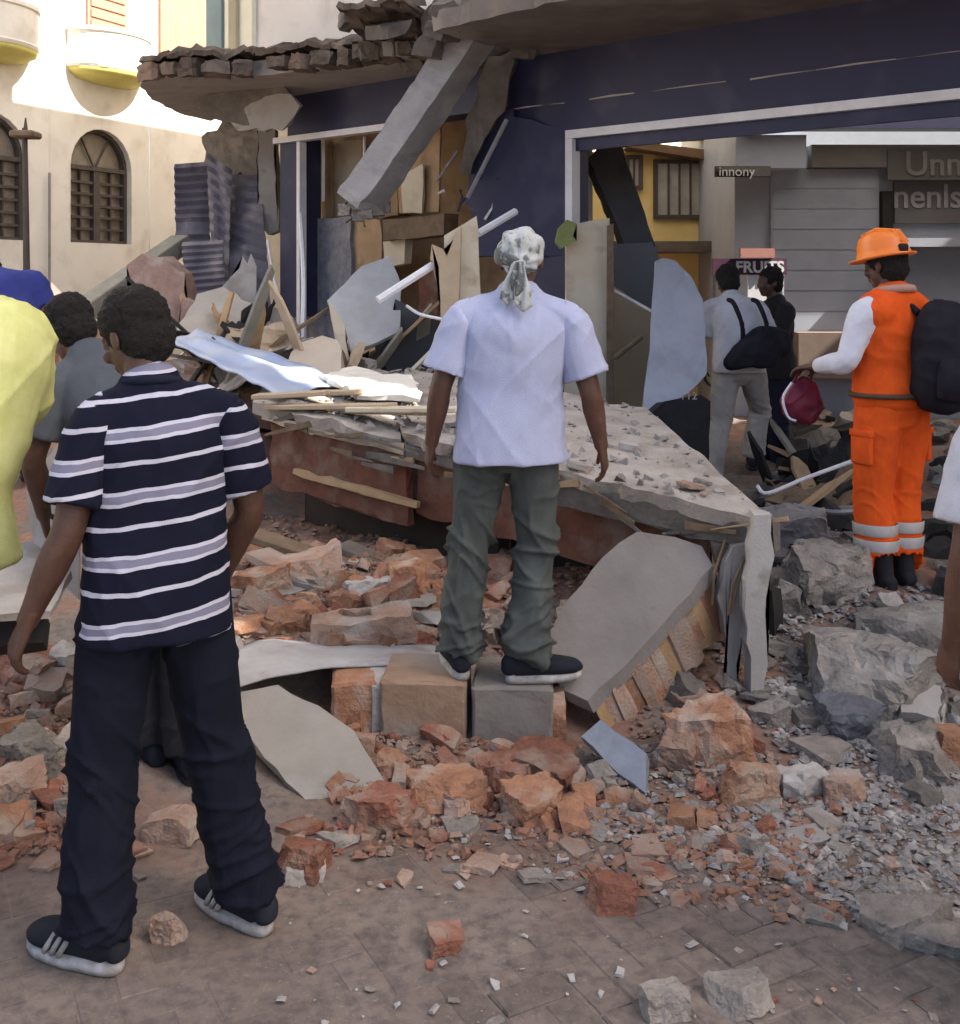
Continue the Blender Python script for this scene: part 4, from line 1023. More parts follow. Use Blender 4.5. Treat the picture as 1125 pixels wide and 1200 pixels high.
# --- the rescue worker in orange, backpack on, turned to the left
cx, cy = W(1046, 0, 5.5).x, 5.5
M_HIVIS = cloth('orange_hi_vis', (.74, .105, .014), (.60, .075, .012)); M_REFL = mat('reflective_tape', (.46, .43, .40), (.38, .35, .33), .5, 20, .1, 80)
M_SLEEVE = cloth('white_sleeve', (.62, .62, .68)); M_NAVYC = cloth('navy_jersey', (.016, .017, .035))
J3 = dict(anL=(-.09, .0, .085), anR=(.075, .02, .085), knL=(-.10, .03, .50), knR=(.085, .03, .50), shL=(-.18, .0, 1.41), shR=(.17, .0, 1.41), elL=(-.275, .02, 1.15), wrL=(-.29, .24, 1.11), elR=(.23, .05, 1.14), wrR=(.16, .27, 1.08), head=(-.02, .035, 1.62))
P3, JJ3, hr3 = person('rescue worker in orange overalls and hard hat carrying a black backpack', (cx, cy, .2), R(24), J3, hyaw=R(18), hpitch=R(-10), voxel=.007, build=1.08, hair=True,
    top=dict(m=M_SLEEVE, k=.014, lo=.0, sleeve=1.0, amp=.006, voxel=.009, name='jersey'), bottoms=dict(m=M_HIVIS, k=.036, cuff=.026, taper=1.1, amp=.007, cz=.08, voxel=.009), yawL=R(10), yawR=R(-8), shoes=(M_BLACK, M_BLACK), boot=.08, palmL=(0, 0, -1), palmR=(0, 0, -1))
bm = bmesh.new()
pel, bel, che, nk = (JJ3[k] for k in ('pelvis', 'belly', 'chest', 'neck'))
loft(bm, [(pel + V(0, 0, .03), .215, .165), (bel, .20, .15), (bel.lerp(che, .6), .20, .15), (che, .20, .148), (che.lerp(nk, .6), .185, .12), (che.lerp(nk, .9), .13, .095), (nk + V(0, 0, .01), .085, .085)], (1, 0, 0), 4, 24)
a_, b_ = JJ3['shL'].lerp(nk, .22) - V(0, 0, .03), JJ3['shR'].lerp(nk, .22) - V(0, 0, .03)
loft(bm, [(a_ - V(0, .01, .02), .092, .115), (a_.lerp(nk, .5) - V(0, 0, .012), .088, .108), (nk - V(0, 0, .04), .086, .1), (b_.lerp(nk, .5) - V(0, 0, .012), .088, .108), (b_ - V(0, .01, .02), .092, .115)], (0, 0, 1), 4, 16)
pchild(P3, 'vest', fuse(bm, .009, 4, lambda p: .006 * (ridge(V(p.x * 7, p.y * 7, p.z * 10)) - .4)), M_HIVIS)
for an, kn in (('anL', 'knL'), ('anR', 'knR')):
    for zf in (.42, .60):
        p = JJ3[kn].lerp(JJ3[an], zf); bm = bmesh.new()
        seg = 24; rings = []
        for dz, rr in ((-.028, .1005), (-.022, .1035), (.022, .1065), (.028, .104)):
            rings.append([bm.verts.new(p + V(rr * math.cos(2 * math.pi * q / seg), rr * 1.06 * math.sin(2 * math.pi * q / seg), dz)) for q in range(seg)])
        for r0, r1 in zip(rings, rings[1:]):
            for q in range(seg): bm.faces.new((r0[q], r0[(q + 1) % seg], r1[(q + 1) % seg], r1[q]))
        pchild(P3, 'reflective_band', bm, M_REFL)
for s in (-1, 1):
    bm = bmesh.new(); q = JJ3['hipL' if s < 0 else 'hipR'].lerp(JJ3['knL' if s < 0 else 'knR'], .45)
    box(bm, tuple(q + V(s * .098 - .016, -.075, -.085)), tuple(q + V(s * .098 + .016, .055, .075))); bevel_all(bm, .012, 2); pk = pchild(P3, 'thigh_pocket', bm, M_HIVIS)
    bm = bmesh.new(); box(bm, tuple(q + V(s * .1 - .018, -.08, .05)), tuple(q + V(s * .1 + .02, .06, .085))); bevel_all(bm, .008, 2); pchild(P3, 'flap', bm, M_HIVIS, True, pk)
bm = bmesh.new(); tube(bm, [JJ3['pelvis'] + V(.222 * math.cos(a_), .172 * math.sin(a_), .035) for a_ in [2 * math.pi * q / 28 for q in range(29)]], .014, 6); pchild(P3, 'waist_belt', bm, cloth('belt_web', (.10, .06, .04)))
# hard hat with brim
bm = bmesh.new(); c = JJ3['head'] + hr3 @ V(0, -.005, .045)
rings = []
prof = [(.158, -.012), (.160, -.004), (.135, .004), (.128, .03), (.125, .062), (.108, .094), (.07, .115), (.02, .122)]
for (r_, z) in prof: rings.append([bm.verts.new(c + hr3 @ V(r_ * .86 * math.cos(2 * math.pi * q / 28), r_ * (1.0 + (.12 if z < 0 and math.sin(2 * math.pi * q / 28) > 0 else 0)) * math.sin(2 * math.pi * q / 28), z + (.012 * abs(math.cos(2 * math.pi * q / 28)) if z > .03 else 0))) for q in range(28)])
for r0, r1 in zip(rings, rings[1:]):
    for q in range(28): bm.faces.new((r0[q], r0[(q + 1) % 28], r1[(q + 1) % 28], r1[q]))
bm.faces.new(rings[-1]); bm.faces.new(rings[0][::-1])
hat = pchild(P3, 'hard_hat', bm, mat('orange_helmet', (.85, .22, .02), (.75, .17, .02), .4, 5, .05, 40, spec=.5))
for k in (-1, 0, 1):
    bm = bmesh.new(); tube(bm, [c + hr3 @ V(k * .032, -.118, .05), c + hr3 @ V(k * .03, -.085, .115), c + hr3 @ V(k * .028, 0, .137), c + hr3 @ V(k * .03, .085, .115)], .009, 6); pchild(P3, 'ridge', bm, MATS['orange_helmet'], parent=hat)
bm = bmesh.new(); box(bm, tuple(c + V(-.02, -.15, .02)), tuple(c + V(.02, -.10, .06))); bevel_all(bm, .008); pchild(P3, 'lamp_clip', bm, M_BLACK, parent=hat)
# collar towel at the neck
bm = bmesh.new(); nk = JJ3['neck']; tube(bm, [nk + V(.085 * math.cos(a), .085 * math.sin(a), .02 - .012 * math.sin(a)) for a in [2 * math.pi * q / 18 for q in range(19)]], .022, 8); pchild(P3, 'collar', bm, cloth('pale_collar', (.45, .26, .2)))

def backpack(loc, rz, w, h, d, label, m):
    b = empty('backpack', loc, rz); tag(b, label, 'backpack')
    bm = bmesh.new()
    loft(bm, [(V(0, 0, .02), w * .42, d * .45), (V(0, 0, h * .15), w * .5, d * .56), (V(0, -.01, h * .5), w * .5, d * .55), (V(0, 0, h * .82), w * .46, d * .45), (V(0, .01, h), w * .32, d * .28)], (1, 0, 0), 4, 24, power=3.2)
    o = link('bag', fuse(bm, .01, 3, lambda p: .008 * (ridge(V(p.x * 9, p.y * 9, p.z * 9)) - .4)), m); o.parent = b
    bm = bmesh.new(); loft(bm, [(V(0, -d * .55, .05), w * .36, .035), (V(0, -d * .62, h * .25), w * .38, .05), (V(0, -d * .55, h * .46), w * .34, .03)], (1, 0, 0), 3, 18, power=3)
    o = link('front_pocket', fuse(bm, .01, 3), m); o.parent = b
    for s in (-1, 1):
        bm = bmesh.new(); pts = [V(s * w * .3, d * .35, h * .95), V(s * w * .34, d * .75, h * 1.02), V(s * w * .36, d * 1.25, h * .8), V(s * w * .42, d * 1.1, h * .45), V(s * w * .45, d * .5, h * .2)]
        P_ = catmull([tuple(p) for p in pts], 5); tube(bm, P_, .018, 7); o = from_bm('strap', bm, m, b, True)
    bm = bmesh.new(); tube(bm, [V(-.04, d * .2, h * 1.0), V(-.02, d * .2, h * 1.08), V(.02, d * .2, h * 1.08), V(.04, d * .2, h)], .01, 6); from_bm('grab_handle', bm, m, b, True)
    bm = bmesh.new(); tube(bm, [V(w * .47, -.02, h * .15), V(w * .5, -.05, h * .5), V(w * .44, -.02, h * .8)], .008, 6); from_bm('piping', bm, M_SLEEVE, b, True)
    return b
M_PACK = cloth('black_pack', (.012, .011, .016), (.02, .018, .024))
bp_l = Matrix.Rotation(R(24), 4, 'Z') @ V(.085, -.24, 0)
backpack((cx + bp_l.x, cy + bp_l.y, .2 + .95), R(14), .30, .46, .19, 'bulky black backpack on the orange worker\'s back', M_PACK)
# --- the man in white tee with a black shoulder bag, stepping over the debris
cx, cy = W(866, 0, 8.2).x, 8.2
M_KHAKI = cloth('khaki_trousers', (.33, .315, .30), (.26, .245, .23)); M_TEE2 = cloth('white_tee', (.5, .5, .55))
J4 = dict(anL=(-.22, -.30, .085), anR=(.10, .26, .20), knL=(-.14, -.02, .50), knR=(.15, .30, .58), hipL=(-.09, 0, .92), hipR=(.09, 0, .92), chest=(-.03, .08, 1.30), neck=(-.06, .13, 1.44), head=(-.09, .20, 1.57), belly=(0, .03, 1.12),
          shL=(-.22, .08, 1.385), shR=(.14, .10, 1.385), elL=(-.30, .06, 1.10), wrL=(-.27, .16, .88), elR=(.22, .12, 1.12), wrR=(.18, .32, 1.0))
zb = .19
P4, JJ4, hr4 = person('man in white tee and khaki trousers stepping over debris with shoulder bag', (cx, cy, zb), R(-14), J4, hyaw=R(22), hpitch=R(-18), voxel=.009, build=1.04, scale=.98,
    top=dict(m=M_TEE2, k=.02, lo=-.06, straight=1.0, sleeve=.8, flare=.025, amp=.01, voxel=.011), bottoms=dict(m=M_KHAKI, k=.03, cuff=.02, amp=.012, voxel=.011), yawL=R(5), yawR=R(0), shoes=(M_SHOE, M_BLACK))
b_ = Matrix.Rotation(R(-14), 4, 'Z') @ V(.10, -.10, 0)
sbag = empty('shoulder_bag', (cx + b_.x, cy + b_.y - .1, zb + .93), R(10)); tag(sbag, 'bulging black shoulder bag slung across the back of the man in khaki', 'bag'); sbag.scale = (.85, .85, .9)
bm = bmesh.new(); loft(bm, [(V(-.24, 0, .03), .06, .06), (V(-.1, -.02, .1), .12, .10), (V(.08, -.02, .16), .17, .12), (V(.24, 0, .2), .10, .08)], (0, 0, 1), 4, 20, power=2.8)
o = link('bag', fuse(bm, .011, 3, lambda p: .01 * (ridge(V(p.x * 8, p.y * 8, p.z * 9)) - .4)), M_PACK); o.parent = sbag
for xa in (-.12, .1):
    bm = bmesh.new(); tube(bm, catmull([(xa, .0, .2), (xa - .03, -.05, .34), (xa - .08, .0, .50), (xa - .08, .12, .53)], 4), .02, 6); from_bm('strap', bm, M_PACK, sbag, True)
# --- dark clothed man beside him
cx, cy = W(908, 0, 8.9).x, 8.9
J5 = dict(elL=(-.27, .10, 1.14), wrL=(-.12, .28, 1.22), elR=(.26, .02, 1.14), wrR=(.2, .2, .95), head=(0, .05, 1.63))
person('man in black jacket and trousers beside the stepping man', (cx, cy, .12), R(100), J5, hyaw=R(10), voxel=.011, scale=.98,
    top=dict(m=M_BLACK, k=.022, lo=-.1, straight=1.0, sleeve=1.0, amp=.01, voxel=.012, name='jacket'), bottoms=dict(m=M_NAVYC, k=.024, amp=.01, voxel=.012), shoes=(M_BLACK, M_BLACK))
# --- man in grey tee stooping behind the striped shirt
cx, cy = W(120, 0, 4.05).x, 4.05
al = loc2(G(205, 940).x, 3.75, cx, cy, R(15)); ar = loc2(G(175, 1000).x, 3.6, cx, cy, R(15))
J6 = dict(pelvis=(.16, -.16, .92), belly=(.12, -.08, 1.08), chest=(.04, .02, 1.26), neck=(-.05, .1, 1.40), head=(-.13, .19, 1.50), shL=(-.16, .03, 1.33), shR=(.19, .06, 1.34), elL=(-.23, .0, 1.06), wrL=(-.21, .12, .83), elR=(.28, .06, 1.06), wrR=(.26, .16, .82),
          hipL=(.08, -.16, .90), hipR=(.25, -.14, .90), knL=(.12, -.1, .48), knR=(.28, -.2, .48), anL=(.17, -.18, .085), anR=(.30, -.30, .085))
person('man in grey tee and dark trousers stooping behind the striped shirt', (cx, cy, .03), R(15), J6, hyaw=R(30), hpitch=R(-35), voxel=.008, scale=1.02,
    top=dict(m=cloth('slate_tee', (.085, .095, .11)), k=.02, lo=-.1, straight=1.0, sleeve=.75, flare=.02, voxel=.01), bottoms=dict(m=cloth('charcoal_trousers', (.02, .02, .024)), k=.028, cuff=.02, voxel=.01), yawL=R(20), yawR=R(10), shoes=(M_SHOE, M_BLACK))
# --- blue shirt at the left
cx, cy = W(12, 0, 7.6).x, 7.6
J7 = dict(pelvis=(.0, -.05, .95), chest=(-.02, .08, 1.30), neck=(-.06, .2, 1.40), head=(-.12, .31, 1.47), shR=(.17, .07, 1.40), shL=(-.2, .1, 1.38), elR=(.25, .02, 1.12), wrR=(.30, .06, .86))
person('man in royal blue shirt leaning forward in front of the townhouse', (cx, cy, .36), R(30), J7, hyaw=R(20), hpitch=R(-35), voxel=.01, skin=mat('skin_light', (.30, .17, .11), (.26, .14, .09), .5, 25, .1, 140), build=1.08,
    top=dict(m=cloth('royal_blue', (.035, .045, .20)), k=.022, lo=-.1, straight=1.0, sleeve=.7, flare=.02, voxel=.011), bottoms=dict(m=M_NAVYC, k=.024, voxel=.012), shoes=(M_BLACK, M_BLACK))
# --- hi-vis jacket at the left edge of the rubble
cx, cy = W(-34, 0, 3.3).x, 3.3
M_LIME = cloth('lime_hi_vis', (.60, .61, .27), (.48, .50, .17))
J8 = dict(hipL=(-.26, -.06, .92), hipR=(-.1, -.12, .92), knL=(-.30, -.05, .5), knR=(-.16, -.10, .5), anL=(-.32, -.1, .085), anR=(-.18, -.15, .085), pelvis=(-.13, -.06, .95), belly=(-.06, -.02, 1.12), chest=(0, .0, 1.32), neck=(-.06, .06, 1.46), head=(-.10, .13, 1.60), shR=(.16, .02, 1.415), shL=(-.2, .03, 1.41), elR=(.20, .16, 1.16), wrR=(.06, .34, 1.1), elL=(-.26, .12, 1.14), wrL=(-.1, .34, 1.08))
P8, JJ8, _h = person('helper in lime hi-vis jacket beside the brick heap', (cx, cy, .20), R(35), J8, hyaw=R(15), hpitch=R(-20), voxel=.008, build=1.15,
    top=dict(m=M_LIME, k=.03, lo=-.22, straight=1.12, sleeve=1.0, amp=.014, voxel=.01, name='jacket'), bottoms=dict(m=M_NAVYC, k=.028, voxel=.01), shoes=(M_BLACK, M_BLACK))
# --- bystander at the right edge, only an arm in view
cx, cy = 1.40, 2.62
J9 = dict(elL=(-.255, -.03, 1.13), wrL=(-.262, .05, .88), shL=(-.20, .0, 1.40))
person('bystander in white tee with arm hanging beside the grey rubble', (cx, cy, 0), R(0), J9, voxel=.006, skin=SKIN2, top=dict(m=M_TEE2, k=.022, lo=-.1, straight=1.0, sleeve=.82, flare=.022), bottoms=dict(m=M_JEAN, k=.026), shoes=(M_SHOE, M_SOLE), curl=.6)
# --- red bag the orange worker holds
w3 = P3.location + Matrix.Rotation(R(24), 3, 'Z') @ (JJ3['wrL'])
rb = empty('shopping_bag', (w3.x - .02, w3.y + .12, w3.z - .26), R(10)); rb.scale = (.76, .76, .76); tag(rb, 'crimson carrier bag with white piping hanging from the orange worker\'s hand', 'bag')
bm = bmesh.new(); loft(bm, [(V(-.02, 0, .0), .12, .07), (V(0, 0, .08), .145, .085), (V(.01, 0, .17), .11, .055), (V(.01, 0, .24), .05, .02)], (1, 0, 0), 4, 20, power=3)
o = link('bag', fuse(bm, .008, 5, lambda p: .012 * (crease(V(p.x * 5, p.y * 5, p.z * 6)) + .6 * noise.noise(p * 14))), mat('crimson_cloth', (.15, .014, .03), (.08, .01, .03), .55, 8, .15, 60)); o.parent = rb
for s in (-1, 1):
    bm = bmesh.new(); tube(bm, catmull([(s * .06, 0, .22), (s * .05, -.03, .29), (0, -.05, .345)], 4), .009, 6); from_bm('handle', bm, MATS['crimson_cloth'], rb, True)
bm = bmesh.new(); tube(bm, catmull([(-.09, -.03, .225), (-.155, -.03, .12), (-.13, -.05, .0), (-.08, -.07, -.03)], 4), .009, 6); from_bm('piping', bm, M_SLEEVE, rb, True)
# ------------------------------------------------------------------ rubble
def hit(x, y):
    """where the view line through a photo pixel meets the rubble-covered ground"""
    Y = 2.3
    while Y < 15:
        p = W(x, y, Y)
        if p.z <= H(p.x, p.y): return p
        Y += .02
    return W(x, y, 15)
def thing(name, bm, m, label, cat, group=None, smooth=False):
    """a one-mesh thing: origin moved to its base centre"""
    bmesh.ops.recalc_face_normals(bm, faces=bm.faces[:])
    me = bpy.data.meshes.new(name); bm.to_mesh(me); bm.free()
    co = np.empty(len(me.vertices) * 3); me.vertices.foreach_get('co', co); co = co.reshape(-1, 3)
    c = Vector(((co[:, 0].min() + co[:, 0].max()) / 2, (co[:, 1].min() + co[:, 1].max()) / 2, co[:, 2].min()))
    me.transform(Matrix.Translation(-c))
    if smooth: me.polygons.foreach_set('use_smooth', [True] * len(me.polygons))
    return tag(link(name, me, m, None, c), label, cat, group)
def sub(o, name, bm, m):            # a part built in world coordinates
    c = from_bm(name, bm, m); c.parent = o; c.matrix_parent_inverse = Matrix.Translation(-Vector(o.location)); return c
def wpl(pts): return [W(*p) for p in pts]

# --- the collapsed canopy slab with its red fascia and broken posts
A = W(897, 600, 4.5); B = W(296, 468, 6.6); Bk = Vector((-1.45, 8.7, 1.16)); Dk = Vector((1.02, 6.8, .97))
cs = empty('collapsed_canopy', (0, 6.2, H(0, 6.2))); tag(cs, 'fallen concrete canopy slab with red fascia propped on broken posts', 'slab')
up = Vector((0, 0, 1))
front = (A - B).normalized(); inward = Vector((-front.y, front.x, 0)); inward = inward if inward.y > 0 else -inward
slab_pts = [A, A.lerp(B, .25) + up * .01, A.lerp(B, .5) + up * -.015, A.lerp(B, .75) + up * .01, B, Bk, Dk]
M_SLABTOP = mat('dusty_slab', (.40, .365, .32), (.30, .265, .23), .95, 6, .8, 45, c3=(.23, .19, .155), c3scale=4, c3lo=.52, c3hi=.74)
def slab_piece(u0, u1, dz, dv, seed):
    nu, nv = 16, 22
    def fn(u, v):
        uu = u0 + (u1 - u0) * u
        if u in (0.0, 1.0) and 0 < uu < 1: uu += .012 * noise.noise(Vector((v * 9, seed, 1))) + .006 * noise.noise(Vector((v * 31, seed, 5)))
        p = A.lerp(B, uu).lerp(Dk.lerp(Bk, uu), v)
        j = .03 * noise.noise(Vector((uu * 7, v * 6, 1))) + .014 * noise.noise(Vector((uu * 26, v * 22, 1)))
        if v < .03: p = p - inward * (.06 * noise.noise(Vector((uu * 17, 2, 2))) + .04 * noise.noise(Vector((uu * 47, 7, 2)))) - up * .02
        return p + up * (j + dz + dv * (u - .5) * .05)
    return sheet(fn, nu, nv, -.07)
for u0, u1, dz, dv, sd in ((0, .335, 0, .2, 1), (.337, .63, .022, -.6, 2), (.632, 1.0, -.012, .7, 3)): sub(cs, 'slab', slab_piece(u0, u1, dz, dv, sd), M_SLABTOP)
def face_strip(u0, u1, d0, d1, inn, th, m, name, seed, jag=.012):
    a, b = A.lerp(B, u0) + inward * inn, A.lerp(B, u1) + inward * inn
    P_ = [a - up * d0, b - up * d0, b - up * d1, a - up * d1]
    return sub(cs, name, plate(P_, th, jag, .09, seed, inward), m)
face_strip(0.0, .33, .072, .18, .015, .12, M_CONC_D, 'edge_beam', 1); face_strip(.335, .62, .072, .13, .02, .12, M_CONC_D, 'edge_beam', 2); face_strip(.625, .985, .072, .12, .02, .1, mat('pale_edge', (.5, .44, .34), (.36, .29, .2), .9, 8, .5, 40), 'edge_beam', 3, .02)
face_strip(.10, .36, .182, .46, .12, .05, M_REDW, 'red_fascia', 4); face_strip(.37, .62, .135, .44, .10, .05, M_REDW, 'red_fascia', 5); face_strip(.63, .97, .125, .5, .06, .05, M_REDW, 'red_fascia', 6, .02)
face_strip(.60, .90, .36, .39, .03, .03, M_PLY, 'loose_batten', 7, .008)
face_strip(.05, .5, .46, .85, .42, .08, M_DARK, 'shade_backing', 8); face_strip(.5, .96, .45, .95, .30, .08, mat('shade_backing_brown', (.045, .032, .025), (.03, .022, .018), .9, 5, .3, 30), 'shade_backing', 9)  # dark sheets put in place of the shade under the slab
# splinters bristling from the slab's front edge
rs = random.Random(61)
for k in range(26):
    u = rs.uniform(.02, .97); q = A.lerp(B, u) - up * rs.uniform(.06, .22) - inward * rs.uniform(-.02, .03); L_ = rs.uniform(.12, .5); e_ = (front * rs.choice([-1, 1]) + up * rs.uniform(-.35, .2) - inward * rs.uniform(0, .25)).normalized()
    bm = bmesh.new(); w_ = rs.uniform(.008, .024); m4 = basis(q, e_, up)
    v8 = [m4 @ Vector(c) for c in ((-L_ / 2, -w_, -.006), (L_ / 2, -w_ * rs.uniform(0, .5), -.004), (L_ / 2, w_ * .3, -.004), (-L_ / 2, w_, -.006), (-L_ / 2, -w_, .006), (L_ / 2, -w_ * rs.uniform(0, .5), .004), (L_ / 2, w_ * .3, .004), (-L_ / 2, w_, .006))]
    box_pts(bm, v8); sub(cs, 'splinter', bm, rs.choice([M_WOOD, M_WOOD, M_PLY, M_CONC_D]))
# broken posts at the corner
for k, (pts, Y, th, m) in enumerate([([(884, 606), (903, 602), (906, 650), (898, 700), (900, 760), (892, 838), (880, 842), (878, 770), (872, 700)], 4.46, .10, M_PLAST), ([(858, 640), (874, 636), (876, 712), (866, 760), (858, 842), (846, 838), (852, 760), (842, 700)], 4.56, .07, M_PLAST),
                                      ([(838, 640), (884, 634), (886, 690), (872, 708), (850, 690)], 4.62, .1, M_CONC_D)]):
    sub(cs, 'post', plate([W(x, y, Y) for x, y in pts], th, .008, .06, 20 + k, (0, 1, 0)), m)
rnd = random.Random(8)
for k in range(3):
    a = A.lerp(B, rnd.uniform(.0, .12)) - up * rnd.uniform(.1, .2); b = a + Vector((rnd.uniform(-.1, .1), -.03, -rnd.uniform(.08, .3)))
    bm = bmesh.new(); tube(bm, [a, a.lerp(b, .5) + Vector((rnd.uniform(-.03, .03), -.02, 0)), b], .006, 5); sub(cs, 'rebar', bm, M_WOOD)

# --- leaning fragment of plastered brick wall
wf_face = [(748, 624), (790, 628), (824, 640), (834, 662), (765, 745), (690, 822), (658, 808), (630, 760), (668, 702), (706, 652)]
def yw(y): return 4.22 + (822 - y) / 200 * .5
ex = (W(852, 706, 4.72) - W(830, 655, 4.64)) * 1.2
wf = empty('wall_fragment', W(680, 840, 4.25).to_2d().to_3d()); tag(wf, 'slab of plastered brick wall leaning against the broken post', 'wall fragment')
def wfp(name, bm, m):
    c = from_bm(name, bm, m); c.parent = wf; c.matrix_parent_inverse = Matrix.Translation(-Vector(wf.location)); return c
fp = [W(x, y, yw(y)) for x, y in wf_face]
def prism(P_, e, jag, step, seed):
    rr = random.Random(seed); out = []
    for i in range(len(P_)):
        a, b = P_[i], P_[(i + 1) % len(P_)]; k = max(1, int((b - a).length / step))
        for j in range(k): out.append(a.lerp(b, j / k) + Vector((rr.uniform(-jag, jag), rr.uniform(-jag, jag), rr.uniform(-jag, jag))))
    bm = bmesh.new(); f = [bm.verts.new(q) for q in out]; g = [bm.verts.new(q + e) for q in out]
    F1 = bm.faces.new(f); F2 = bm.faces.new(g[::-1])
    for i in range(len(f)): bm.faces.new((f[i], f[(i + 1) % len(f)], g[(i + 1) % len(f)], g[i]))
    bmesh.ops.triangulate(bm, faces=[F1, F2]); return bm
wfp('plaster_face', prism(fp, ex * .22, .006, .07, 1), mat('trodden_plaster', (.215, .195, .18), (.165, .15, .135), .9, 4, .3, 60, c3=(.16, .14, .12), c3scale=9, c3lo=.64, c3hi=.72))
core = [p + (sum(fp, Vector()) / len(fp) - p) * .16 + ex * .2 for p in fp]
wfp('mortar_core', prism(core, ex * .75, .01, .1, 2), M_MORTAR)
edge_a = [W(x, y, yw(y)) for x, y in ((834, 658), (765, 742), (690, 820))]
tot = 14
for k in range(tot):
    f0, f1 = k / tot, (k + .97) / tot
    def on(f): return edge_a[0].lerp(edge_a[1], f * 2) if f < .5 else edge_a[1].lerp(edge_a[2], f * 2 - 1)
    a, b = on(f0), on(f1); inn = (sum(fp, Vector()) / len(fp) - a).normalized()
    o1 = -inn * rnd.uniform(-.015, .02); L_ = rnd.uniform(.85, 1.15)
    p8 = [a + o1 + ex * .17, b + o1 + ex * .17, b + inn * .12 + ex * .17, a + inn * .12 + ex * .17, a + o1 + ex * L_, b + o1 + ex * L_ * rnd.uniform(.9, 1.05), b + inn * .12 + ex * L_, a + inn * .12 + ex * L_]
    bm = bmesh.new(); box_pts(bm, p8); bmesh.ops.subdivide_edges(bm, edges=bm.edges[:], cuts=1)
    for v in bm.verts: v.co += noise.noise_vector(v.co * 25) * .008
    wfp('brick', bm, rnd.choice([M_BRICK_O, M_BRICK_P, M_BRICK_O, mat('brick_ochre', (.38, .25, .13), (.3, .19, .1), .95, 12, .6, 60, vary=.15)]))

# --- blocks the man stands on
def block(px0, px1, ytop, ybot, depth, m, label, rz=0.0, endm=None, h=.228, Yf=4.2):
    x0, x1 = W(px0, 0, Yf).x, W(px1, 0, Yf).x
    w = x1 - x0; bm = bmesh.new(); box(bm, (-w / 2, -depth / 2, 0), (w / 2, depth / 2, h)); bevel_all(bm, .012)
    bmesh.ops.subdivide_edges(bm, edges=[e for e in bm.edges if e.calc_length() > .08], cuts=3)
    for v in bm.verts: v.co += noise.noise_vector(v.co * 14 + Vector((px0, 0, 0))) * .008 + noise.noise_vector(v.co * 40) * .003
    bm.transform(Matrix.Translation(((x0 + x1) / 2, Yf + depth / 2, 0)) @ Matrix.Rotation(rz, 4, 'Z'))
    o = thing('concrete_block', bm, m, label, 'block')
    if endm:
        rr = random.Random(int(px0)); e = chunk_bm((.07, depth * .97, h * .97), rr, 2, .12); e.transform(Matrix.Translation(((x0 + x1) / 2 + w / 2 + .012, Yf + depth / 2, h * .5)) @ Matrix.Rotation(rz, 4, 'Z')); sub(o, 'broken_end', e, endm)
    return o
M_BLKT = mat('tan_block', (.30, .20, .135), (.22, .145, .10), .9, 7, .5, 40, c3=(.3, .26, .22))
block(447, 549, 782, 860, .32, M_BLKT, 'tan block under the left shoe of the man with the scarf', R(-3))
block(556, 652, 795, 876, .34, mat('grey_block', (.22, .20, .175), (.17, .15, .13), .9, 6, .4, 40), 'grey block with broken orange end under the right shoe of the man with the scarf', R(-4), M_BRICK_O, .222, 4.16)
block(384, 438, 787, 846, .26, M_BRICK_O, 'short orange block beside the tan block, pale plaster on its side', R(6), M_PLAST_W, .21, 4.24)

# --- bent sheet and boards lying in front of the heap
frontp = [(262, 812, 4.15), (300, 797, 4.24), (350, 787, 4.32), (425, 778, 4.4), (508, 780, 4.42)]; backp = [(256, 764, 4.62), (320, 746, 4.78), (380, 749, 4.82), (450, 752, 4.84), (522, 758, 4.80)]
def pl_at(L_, u):
    P_ = catmull([tuple(W(*q)) for q in L_], 8); f = u * (len(P_) - 1); i = min(int(f), len(P_) - 2); return Vector(P_[i]).lerp(Vector(P_[i + 1]), f - i)
def fnb(u, v): return pl_at(frontp, u).lerp(pl_at(backp, u), v) + up * (.012 * noise.noise(Vector((u * 6, v * 4, 3))) + .035 * math.sin(v * math.pi) * (1 - u))
thing('bent_sheet', sheet(fnb, 26, 8, .008), mat('grey_sheet', (.40, .39, .385), (.31, .30, .29), .7, 5, .3, 40, c3=(.28, .2, .16), c3scale=6), 'bent grey sheet lying on the bricks beside the concrete blocks', 'sheet', None, True)
thing('cement_board', plate([W(x, y, 4.22 - (y - 804) / 141 * .5) for x, y in ((271, 812), (326, 803), (372, 828), (414, 856), (434, 890), (453, 921), (410, 936), (366, 946), (322, 900), (283, 852))], .035, .006, .06, 3, (0, 1, -.6)), mat('board_beige', (.30, .275, .24), (.245, .225, .195), .9, 4, .3, 50, c3=(.34, .32, .29)), 'beige cement board tilted down from the bent sheet to the paving', 'board')
thing('slate_piece', plate([W(681, 862, 4.0), W(705, 843, 4.06), W(757, 884, 3.88), W(756, 931, 3.77), W(726, 906, 3.86)], .05, .006, .06, 4, (0, 1, -.4)), mat('blue_slate', (.22, .245, .29), (.17, .19, .225), .7, 6, .2, 50), 'blue grey plate leaning at the foot of the wall fragment', 'plate')
thing('plaster_board', plate([W(30, 570, 4.5), W(88, 498, 4.6), W(100, 560, 4.55), W(92, 700, 4.35), W(60, 668, 4.4), W(36, 640, 4.45)], .04, .01, .08, 5, (0, 1, 0)), M_PLAST, 'upright grey plaster board behind the striped shirt man', 'board')
thing('white_plate', plate([W(-40, 655, 4.1), W(36, 632, 4.2), W(84, 668, 4.1), W(60, 716, 3.8), W(-40, 722, 3.7)], .03, .008, .08, 6, (0, .3, -1)), M_PLAST_W, 'flat white plate lying on the brick heap below the hi-vis helper', 'plate')
